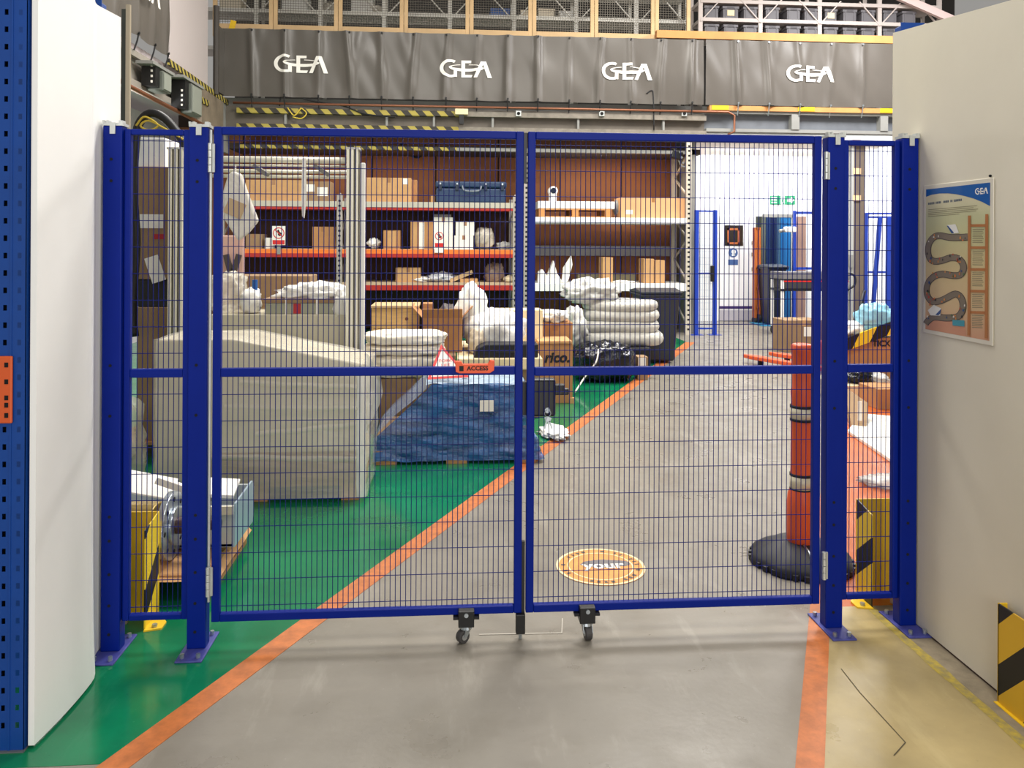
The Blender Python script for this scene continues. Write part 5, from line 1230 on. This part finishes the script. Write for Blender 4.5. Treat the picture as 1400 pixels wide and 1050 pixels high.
row = [(973, 22), (999, 24), (1026, 22), (1056, 22), (1085, 21), (1109, 17), (1136, 19), (1162, 20), (1187, 20), (1217, 22), (1243, 22)]
for r_, (zz, hh) in enumerate(((zw[1], zw[2] - zw[1] - .12), (zw[0], zw[1] - zw[0] - .12))):
    grp = ('upper', 'lower')[r_] + ' shelf grey crates'; proto = None
    for k, (pxx, wp) in enumerate(row):
        x = atY(pxx, 20, 15.02).x; c_ = r_ == 0 and k in (1, 6)
        lab = 'grey plastic crate on the %s white mezzanine shelf, %s from the timber cage' % ('upper' if r_ == 0 else 'lower', ORD[k])
        if c_: crate((x, 15.02, zz), wp * .0138, hh, 'grey plastic crate with pale card, %s from the timber cage on upper shelf' % ORD[k], 'carded crates on upper shelf', True)
        elif proto is None: proto = crate((x, 15.02, zz), .295, hh, lab, grp)
        else: dup(proto, (x, 15.02, zz), lab)
stock = [(300, 322, 0, .3, CRD, 'dark bin'), (326, 346, 0, .26, CRM, 'grey bin'), (356, 372, 0, .3, CRD, 'dark bin'), (382, 410, 0, .2, GREYB, 'grey box'), (412, 434, 0, .24, CRD, 'dark bin'), (472, 500, 0, .2, CRM, 'grey bin'), (505, 522, 0, .28, CRD, 'dark bin'), (560, 588, 0, .16, GREYP, 'grey box'), (655, 690, 0, .14, GREYP, 'grey tray'), (745, 782, 0, .16, GREYB, 'grey tray'), (790, 806, 0, .26, CARD, 'brown carton'), (880, 892, 0, .3, CRD, 'dark bin'),
         (300, 330, 1, .3, mat('stock_cream', (206, 196, 176), .7), 'cream carton'), (385, 420, 1, .3, GREYW, 'white carton'), (480, 510, 1, .34, GREYW, 'white carton'), (671, 697, 1, .16, mat('stock_blue', (40, 88, 160), .5), 'blue box'), (712, 728, 1, .14, mat('stock_cream', (1, 1, 1)), 'cream carton'), (736, 758, 1, .18, mat('stock_cream', (1, 1, 1)), 'cream carton'), (765, 785, 1, .14, GREYW, 'white carton')]
cnt = {}
for a, b, lv, hh, m, nm in stock:
    cnt[nm, lv] = cnt.get((nm, lv), 0) + 1
    X0 = atY(a, 20, YS + .1).x; X1 = atY(b, 20, YS + .1).x; zz = z1 if lv else z0
    t = thing('stock_box', '%s on the %s grey cage shelf, %s of its kind from the white board' % (nm, 'upper' if lv else 'lower', ORD[cnt[nm, lv] - 1]), 'box', ((X0 + X1) / 2, YS + .1, zz), 'stock on the grey shelving')
    MB().box(X0, X1, YS + .1, YS + .45, zz, zz + hh).build('body', m, t, bevel=.008); MB().box(X0 - .008, X1 + .008, YS + .09, YS + .46, zz + hh - .04, zz + hh).build('rim', m, t)
for k, (pxx, wp, lv) in enumerate(((622, 22, 0), (690, 20, 0), (840, 34, 0), (860, 24, 0), (450, 18, 1), (510, 26, 1))):
    c = atY(pxx, 20, YS + .2); zz = z1 if lv else z0
    tag(MB().blob((c.x, YS + .25, zz + .1), (wp * .014, .3, .2), 130 + k, .3, 2, 24, 14, 3, True, .35).build('stock_bag', mat('stock_bag', (196, 190, 178), .4, 0, .3, 9, .6, 12), smooth=True), 'crumpled pale bag on the %s grey cage shelf, %s from the white board' % ('upper' if lv else 'lower', ORD[k - 4 if lv else k]), 'bag', 'stock bags on the grey shelving %d' % lv)
#--FAR--
# ================================================================== BEYOND THE RACKS
YW = 17.05
FB = mat('far_blue', (24, 60, 168), .4)
def fence_post(t, px_, Y, ytop, w=.075, m=FB):
    p = fl(px_, 458) if Y is None else None
    x = atY(px_, 350, Y).x; zt = atY(px_, ytop, Y).z
    MB().box(x - w / 2, x + w / 2, Y, Y + .07, .006, zt).build('post', m, t, bevel=.006); MB().box(x - .12, x + .12, Y - .06, Y + .13, 0, .006).build('foot_plate', m, t)
    return x, zt
t = thing('safety_fence', 'narrow blue mesh safety fence section beside the white rack', 'fence', (4.85, 14.46, 0))
xa, zt = fence_post(t, 953, 14.46, 287); xb, _ = fence_post(t, 978, 14.46, 287)
for z in (.12, 1.15, zt - .02): MB().box(xa, xb, 14.47, 14.50, z - .015, z + .015).build('rail', FB, t)
m = MB()
for k in range(1, 9): xx = xa + (xb - xa) * k / 9; m.beam((xx, 14.49, .1), (xx, 14.49, zt), .006, .006)
for k in range(1, 20): m.beam((xa, 14.49, k * .12), (xb, 14.49, k * .12), .006, .006)
tag(m.build('wire_mesh', mat('far_wire', (190, 200, 216), .5), t), kind='stuff')
MB().box(xb - .1, xb - .03, 14.41, 14.46, 1.0, 1.3).build('lock_case', BLACK, t, bevel=.01)
# door with window and sign
x0, x1, z0, z1 = rect(984, 296, 1033, 439, YW - .06); z0 = .01
dr = struct(MB().box(x0, x1, YW - .06, YW, z0, z1).build('door_1', mat('door_white', (238, 238, 240), .45), bevel=.006))
a = rect(990, 308, 1016, 336, YW - .07); MB().box(a[0], a[1], YW - .07, YW - .06, a[2], a[3]).build('pane', mat('pane_dark', (44, 38, 34), .2), dr)
b = rect(994.5, 312, 1011.5, 334, YW - .08); w = .045
for q in ((b[0], b[1], b[2], b[2] + w), (b[0], b[1], b[3] - w, b[3]), (b[0], b[0] + w, b[2], b[3]), (b[1] - w, b[1], b[2], b[3])):
    MB().box(q[0], q[1], YW - .08, YW - .07, q[2], q[3]).build('window_bar', mat('window_orange', (168, 92, 44), .5), dr)
c = atY(1002.5, 345.5, YW - .07)
MB().cyl((c.x, YW - .066, c.z), (c.x, YW - .06, c.z), .105, n=24).build('round_sign', mat('sign_blue', (66, 96, 150), .5), dr)
MB().cyl((c.x + .01, YW - .069, c.z + .02), (c.x + .01, YW - .066, c.z + .02), .05, n=14).build('sign_figure', WHITE, dr)
MB().box(c.x - .03, c.x + .04, YW - .069, YW - .066, c.z - .07, c.z - .03).build('sign_figure', WHITE, dr)
MB().box(c.x - .11, c.x + .11, YW - .066, YW - .06, c.z - .27, c.z - .15).build('sign_panel', mat('sign_blue', (1, 1, 1)), dr)
a = rect(984, 418.5, 1033, 422, YW - .07); MB().box(a[0], a[1], YW - .07, YW - .06, a[2], a[3]).build('kick_strip', mat('strip_purple', (60, 40, 96), .5), dr)
a = rect(984, 424, 1033, 439, YW - .07); MB().box(a[0], a[1], YW - .066, YW - .06, .012, a[3]).build('kick_plate', mat('kick_grey', (176, 172, 180), .4), dr)
for yy in (332, 348, 368):
    c = atY(1029, yy, YW - .07); MB().box(c.x - .02, c.x + .02, YW - .085, YW - .06, c.z - .04, c.z + .04).build('lock', GREYP, dr)
# emergency sign
x0, x1, z0, z1 = rect(1053, 267.5, 1087, 279.5, YW - .02)
t = thing('exit_sign', 'green and white emergency exit sign high on the white wall', 'sign', ((x0 + x1) / 2, YW - .02, z0))
GS = mat('exit_green', (28, 146, 100), .5)
MB().box(x0, x1, YW - .02, YW, z0, z1).build('plate', GS, t)
h = z1 - z0; wd = x1 - x0; yy = YW - .024; m = MB()
for k in range(3): m.box(x0 + .03, x0 + wd * .26, yy, YW - .02, z0 + h * (.16 + k * .28), z0 + h * (.28 + k * .28))
m.box(x0 + wd * .42, x0 + wd * .58, yy, YW - .02, z0, z1)
m.prism([(x0 + wd * .68, yy, z0 + h * .3), (x0 + wd * .84, yy, z0 + h * .3), (x0 + wd * .84, yy, z0 + h * .12), (x0 + wd * .97, yy, z0 + h * .5), (x0 + wd * .84, yy, z0 + h * .88), (x0 + wd * .84, yy, z0 + h * .7), (x0 + wd * .68, yy, z0 + h * .7)], (0, .003, 0))
m.build('white_symbol', WHITE, t)
m = MB(); m.cyl((x0 + wd * .5, yy - .003, z0 + h * .8), (x0 + wd * .5, yy, z0 + h * .8), h * .09, n=10); m.obox((x0 + wd * .5, yy - .001, z0 + h * .5), (h * .16, .003, h * .42), (0, .3, 0)); m.obox((x0 + wd * .53, yy - .001, z0 + h * .2), (h * .1, .003, h * .36), (0, -.5, 0)); m.build('running_figure', GS, t)
# dark doorway with strip curtain
x0, x1, z0, z1 = rect(1033, 296, 1082, 436, YW - .01)
op = struct(MB().box(x0, x1, YW - .012, YW, 0, z1).build('door_2', mat('doorway_dark', (44, 50, 44), .8)))
t = thing('strip_curtain', 'dark blue plastic strip curtain in the bright wall doorway', 'curtain', ((x0 + x1) / 2, YW - .05, 0))
cs = [(84, 90, 84), (20, 46, 86), (10, 28, 62), (16, 36, 70), (60, 92, 118), (24, 92, 150), (28, 106, 168)]
xs_ = [1041, 1047, 1053, 1058, 1062, 1067, 1074, 1081]
for k in range(7):
    a = atY(xs_[k], 350, YW - .05).x; b = atY(xs_[k + 1], 350, YW - .05).x
    MB().box(a, b - .006, YW - .05 - .01 * (k % 2), YW - .03, .02, z1 - .02).build('strip', mat('strip_%d' % k, cs[k], .3), t)
MB().box(atY(1041, 350, YW).x, x1, YW - .07, YW - .02, z1 - .02, z1 + .05).build('header', GREYP, t)
t = thing('orange_trolley', 'tall orange tubular trolley in front of the doorway', 'trolley', (7.1, 16.5, 0)); Y_ = 16.5
xa = atY(1033.5, 370, Y_).x; xb = atY(1038.5, 370, Y_).x; zt = atY(1037, 311, Y_).z; OT = mat('trolley_orange', (176, 92, 34), .5)
for x in (xa, xb): MB().box(x - .025, x + .025, Y_, Y_ + .05, .12, zt).build('upright', OT, t)
for k in range(5): z = .3 + (zt - .35) * k / 4; MB().box(xa, xb, Y_, Y_ + .14, z, z + .04).build('shelf', OT, t)
for x in (xa, xb): MB().box(x - .025, x + .025, Y_ + .1, Y_ + .14, .12, zt).build('upright', OT, t)
for x in (xa, xb):
    for y in (Y_ + .02, Y_ + .12): MB().cyl((x - .02, y, .06), (x + .02, y, .06), .06, n=14).build('wheel', RUBBER, t)
wheelie('small black bin beside the strip curtain', 1052, 362, 1076, 428, 15.9, mat('bin_navy', (12, 22, 38), .4), mat('bin_lid', (70, 76, 84), .4))
tag(MB().box(*rect(1034, 430, 1068, 439, 16.2)[:2], 15.9, 16.6, .001, .02).build('floor_mat', mat('mat_blue', (40, 122, 160), .6), bevel=.004), 'blue floor mat in front of the doorway', 'mat')
# tool trolley
YT = 14.3
x0, x1, z0, z1 = rect(1068, 372, 1160, 398, YT)
t = thing('tool_trolley', 'grey tool trolley with push handle on castors beyond the bollard', 'trolley', ((x0 + x1) / 2, YT, 0))
TG = mat('trolley_grey', (112, 110, 112), .5)
MB().box(x0 + .05, x1, YT, YT + .5, z0 + .04, z0 + .22).build('drawer_unit', mat('drawer_black', (54, 52, 54), .5), t, bevel=.01)
MB().box(x0 + .05, x1, YT - .005, YT, z0 + .17, z0 + .195).build('red_line', SIGNRED, t)
MB().box(x0, x1 + .02, YT - .02, YT + .52, z0 + .22, z1).build('tray', TG, t, bevel=.01); MB().box(x0, x1, YT - .01, YT + .5, z0, z0 + .04).build('lower_tray', BLACK, t)
for x in (x0 + .03, x1 - .03):
    for y in (YT, YT + .46):
        l = MB().box(x - .025, x + .025, y, y + .04, .14, z0 + .2).build('leg', WHITE, t); MB().box(x - .015, x + .015, y, y + .04, .1, .14).build('caster_stem', STEEL, l); MB().cyl((x - .025, y - .02, .07), (x + .025, y - .02, .07), .07, n=18).build('caster_wheel', RUBBER, l)
a = atY(1156, 373, YT); b = atY(1168, 377, YT); c = atY(1168, 390, YT); d = atY(1156, 397, YT)
MB().tube(smooth_path([tuple(a), tuple(b), tuple(c), tuple(d)], 6), .022, 8).build('push_handle', BLACK, t, True)
# blue fence frames further back
t = thing('safety_fence', 'blue tubular fence frame with white sensor behind tool trolley', 'fence', (7.5, 15.6, 0)); Yf = 15.6
for px_, yt in ((1087, 288), (1120, 290)): fence_post(t, px_, Yf, yt, .05)
for y in (291, 367):
    a = atY(1087, y, Yf); b = atY(1120, y, Yf); MB().beam(a, b, .05, .05).build('rail', FB, t)
c = atY(1080, 314, Yf - .1); MB().box(c.x - .1, c.x + .13, Yf - .12, Yf, c.z - .05, c.z + .06).build('sensor', WHITE, t, bevel=.02); MB().cyl((c.x - .2, Yf - .06, c.z - .03), (c.x - .1, Yf - .06, c.z - .01), .035, n=12).build('sensor_tip', GREYP, t)
x0, x1, z0, z1 = rect(1089, 296, 1102, 440, 16.4)
tag(MB().box(x0, x1, 16.4, 16.5, 0, z1).build('brown_board', mat('board_brown', (148, 118, 104), .7, 0, .1, 2), bevel=.008), 'tall narrow brown board leaning behind the blue fence frame', 'board')
t = thing('safety_fence', 'blue fence gate with slanting brace beyond the round column', 'fence', (9.3, 15.5, 0)); Yf = 15.5
fence_post(t, 1184, Yf, 291, .09); fence_post(t, 1216, Yf, 296, .09); fence_post(t, 1245, Yf, 296, .09)
for y in (292, 297, 372): MB().beam(atY(1184, y, Yf + .03), atY(1245, y, Yf + .03), .04, .04).build('rail', FB, t)
MB().beam(atY(1203, 297, Yf + .02), atY(1193, 430, Yf + .02), .08, .04).build('brace', FB, t)
m = MB(); xa = atY(1184, 350, Yf).x; xb = atY(1245, 350, Yf).x
for k in range(1, 24): xx = xa + (xb - xa) * k / 24; m.beam((xx, Yf + .05, .1), (xx, Yf + .05, 2.2), .006, .006)
tag(m.build('wire_mesh', mat('far_wire', (1, 1, 1)), t), kind='stuff')
# column with reflective marks
YCn = 14.62; x0, x1, _, _ = rect(1162.5, 200, 1184, 400, YCn)
t = thing('steel_column', 'grey brown steel column with pale orange marks under the mezzanine', 'column', ((x0 + x1) / 2, YCn, 0))
CB = mat('column_brown', (106, 94, 84), .55, 0, .1, 4)
MB().box(x0, x0 + .07, YCn, YCn + .26, 0, 3.66).build('flange_face', mat('column_pale', (176, 178, 176), .5), t, bevel=.004)
MB().box(x0 + .07, x1, YCn + .02, YCn + .22, 0, 3.66).build('web', CB, t, bevel=.02)
for y in (195, 234, 271):
    a = rect(1166, y - 4, 1177, y + 4, YCn); MB().box(a[0], a[1], YCn - .004, YCn + .02, a[2], a[3]).build('reflective_mark', mat('mark_peach', (244, 196, 150), .5), t)
MB().box(x0 - .1, x1 + .1, YCn - .08, YCn + .34, 0, .02).build('foot_plate', GREYP, t)
c = atY(1162, 357, YCn); MB().box(c.x - .03, c.x + .05, YCn - .05, YCn, c.z - .12, c.z + .12).build('switch_box', GREYP, t)
# boxes on the far concrete
carton('brown carton with white label below the tool trolley', 1073, 438, 1125, 482, 12.1, .5, CARD3, z0=0, stick=((1099, 447, 1110, 460),), tm=CARD2)
x0, x1, z0, z1 = rect(1073, 434, 1125, 438, 12.1)
# pallet truck
t = thing('pallet_truck', 'orange pallet truck with two forks parked beyond the bollard', 'pallet truck', (4.6, 11.0, 0)); OPT = mat('truck_orange', (226, 96, 50), .45)
for (xa, ya), (xb, yb_) in (((1018, 484), (1126, 502)), ((1052, 481), (1140, 493))):
    a = fl(xa, ya, .12); b = fl(xb, yb_, .12); dd = (b - a).normalized(); pr = Vector((-dd.y, dd.x, 0)) * .075
    MB().prism([a + dd * .0 + pr * .3, a + dd * .16 + pr, b + pr, b - pr, a + dd * .16 - pr, a - pr * .3], (0, 0, -.05)).build('fork', OPT, t, bevel=.008)
    q = a + dd * .3; MB().cyl((q.x - .03, q.y, .035), (q.x + .03, q.y, .035), .035, n=12).build('roller', RUBBER, t)
b = fl(1140, 497, .12); MB().box(b.x - .1, b.x + .3, b.y - .25, b.y + .3, .07, .4).build('body', OPT, t, bevel=.03); MB().tube([(b.x + .25, b.y, .35), (b.x + .42, b.y, 1.1)], .025, 8).build('handle', BLACK, t, True)
MB().cyl((b.x + .1, b.y - .08, .09), (b.x + .1, b.y + .08, .09), .09, n=18).build('steer_wheel', RUBBER, t)
# pile behind the narrow panel over orange floor
t = carton('brown carton with black print under the striped board', 1150, 462, 1232, 510, 9.6, .3, CARD, z0=0, tape=False)
c = atY(1205, 470, 9.594); text('TICX', .1, c, (1, 0, 0), (0, 0, 1), 'lettering', BLK, t, bold=.004); c = atY(1176, 470, 9.594); text('20', .08, c, (1, 0, 0), (0, 0, 1), 'lettering', mat('print_navy', (60, 56, 84), .7), t)
zc = rect(1150, 462, 1232, 510, 9.6)[3]
a = atY(1150, 473, 9.584); b = atY(1222, 447, 9.584)
tag(MB().beam(a, b, .03, .15).build('striped_board', hazard('hz_board', (1, 0, -.5), .37, (240, 206, 40), (18, 18, 20), .5)), 'yellow and black striped board leaning across the printed carton', 'board')
tag(MB().blob(Vector((atY(1196, 427, 9.75).x, 9.75, zc + .2)), (.5, .3, .44), 141, .2, 2.2, 40, 24, 2.4, True, .15).build('blue_bag', mat('pale_blue_bag', (146, 202, 224), .3, 0, .15, 5, .5, 12), smooth=True), 'pale blue plastic bag on top of the printed carton', 'bag')
tag(MB().blob(Vector((atY(1166, 442, 9.72).x, 9.74, zc + .09)), (.34, .26, .2), 142, .2, 2.2, 32, 18, 2.4, True, .2).build('white_bag', WHITEBAG, smooth=True), 'small white bag beside the pale blue bag', 'bag')
carton('cream carton in front of the printed carton', 1148, 527, 1203, 560, 8.3, .7, CREAM, z0=0, tape=False, name='cream_box')
zz = rect(1148, 527, 1203, 560, 8.3)[3]
tag(MB().blob((atY(1180, 520, 8.4).x, 8.55, zz + .07), (.36, .4, .14), 143, .2, 2.6, 32, 16, 2.6, True, .2).build('black_bag', BLACKFILM, smooth=True), 'flat black bag lying on the cream carton', 'bag')
tag(MB().blob((atY(1206, 520, 8.3).x, 8.4, zz + .06), (.2, .3, .12), 144, .2, 2.2, 24, 14, 2.6, True, .3).build('foil_scrap', FILMW, smooth=True), 'crumpled shiny foil beside the flat black bag', 'foil')
carton('brown carton at the edge of the pile beside cream carton', 1200, 532, 1240, 580, 7.9, .4, CARD, z0=0, tape=False)
# leaning cardboard flap with label
t = thing('cardboard_flap', 'folded brown cardboard leaning with white label strip', 'cardboard', fl(1176, 590))
q = [atY(1153, 528, 7.7), atY(1187, 552, 7.35), atY(1184, 596, 7.0), atY(1166, 588, 7.05), atY(1153, 560, 7.5)]
zmin = min(p_.z for p_ in q)
MB().prism([p_ - Vector((0, 0, zmin - .002)) if p_.z == zmin else p_ for p_ in q], (.015, .03, 0)).build('panel', CARD3, t)
a0, a1, b0, b1 = rect(1166, 546, 1171, 572, 7.2); MB().box(a0, a1, 7.1, 7.11, b0, b1).build('label_strip', PAPER, t)
q = [fl(1159, 588, .03), fl(1178, 565, .03), fl(1236, 570, .03), fl(1236, 640, .03)]
tag(MB().prism(q, (0, 0, -.028)).build('foam_sheet', mat('foam_white', (240, 236, 224), .7), bevel=.004), 'white foam sheet lying on the orange floor', 'foam sheet')
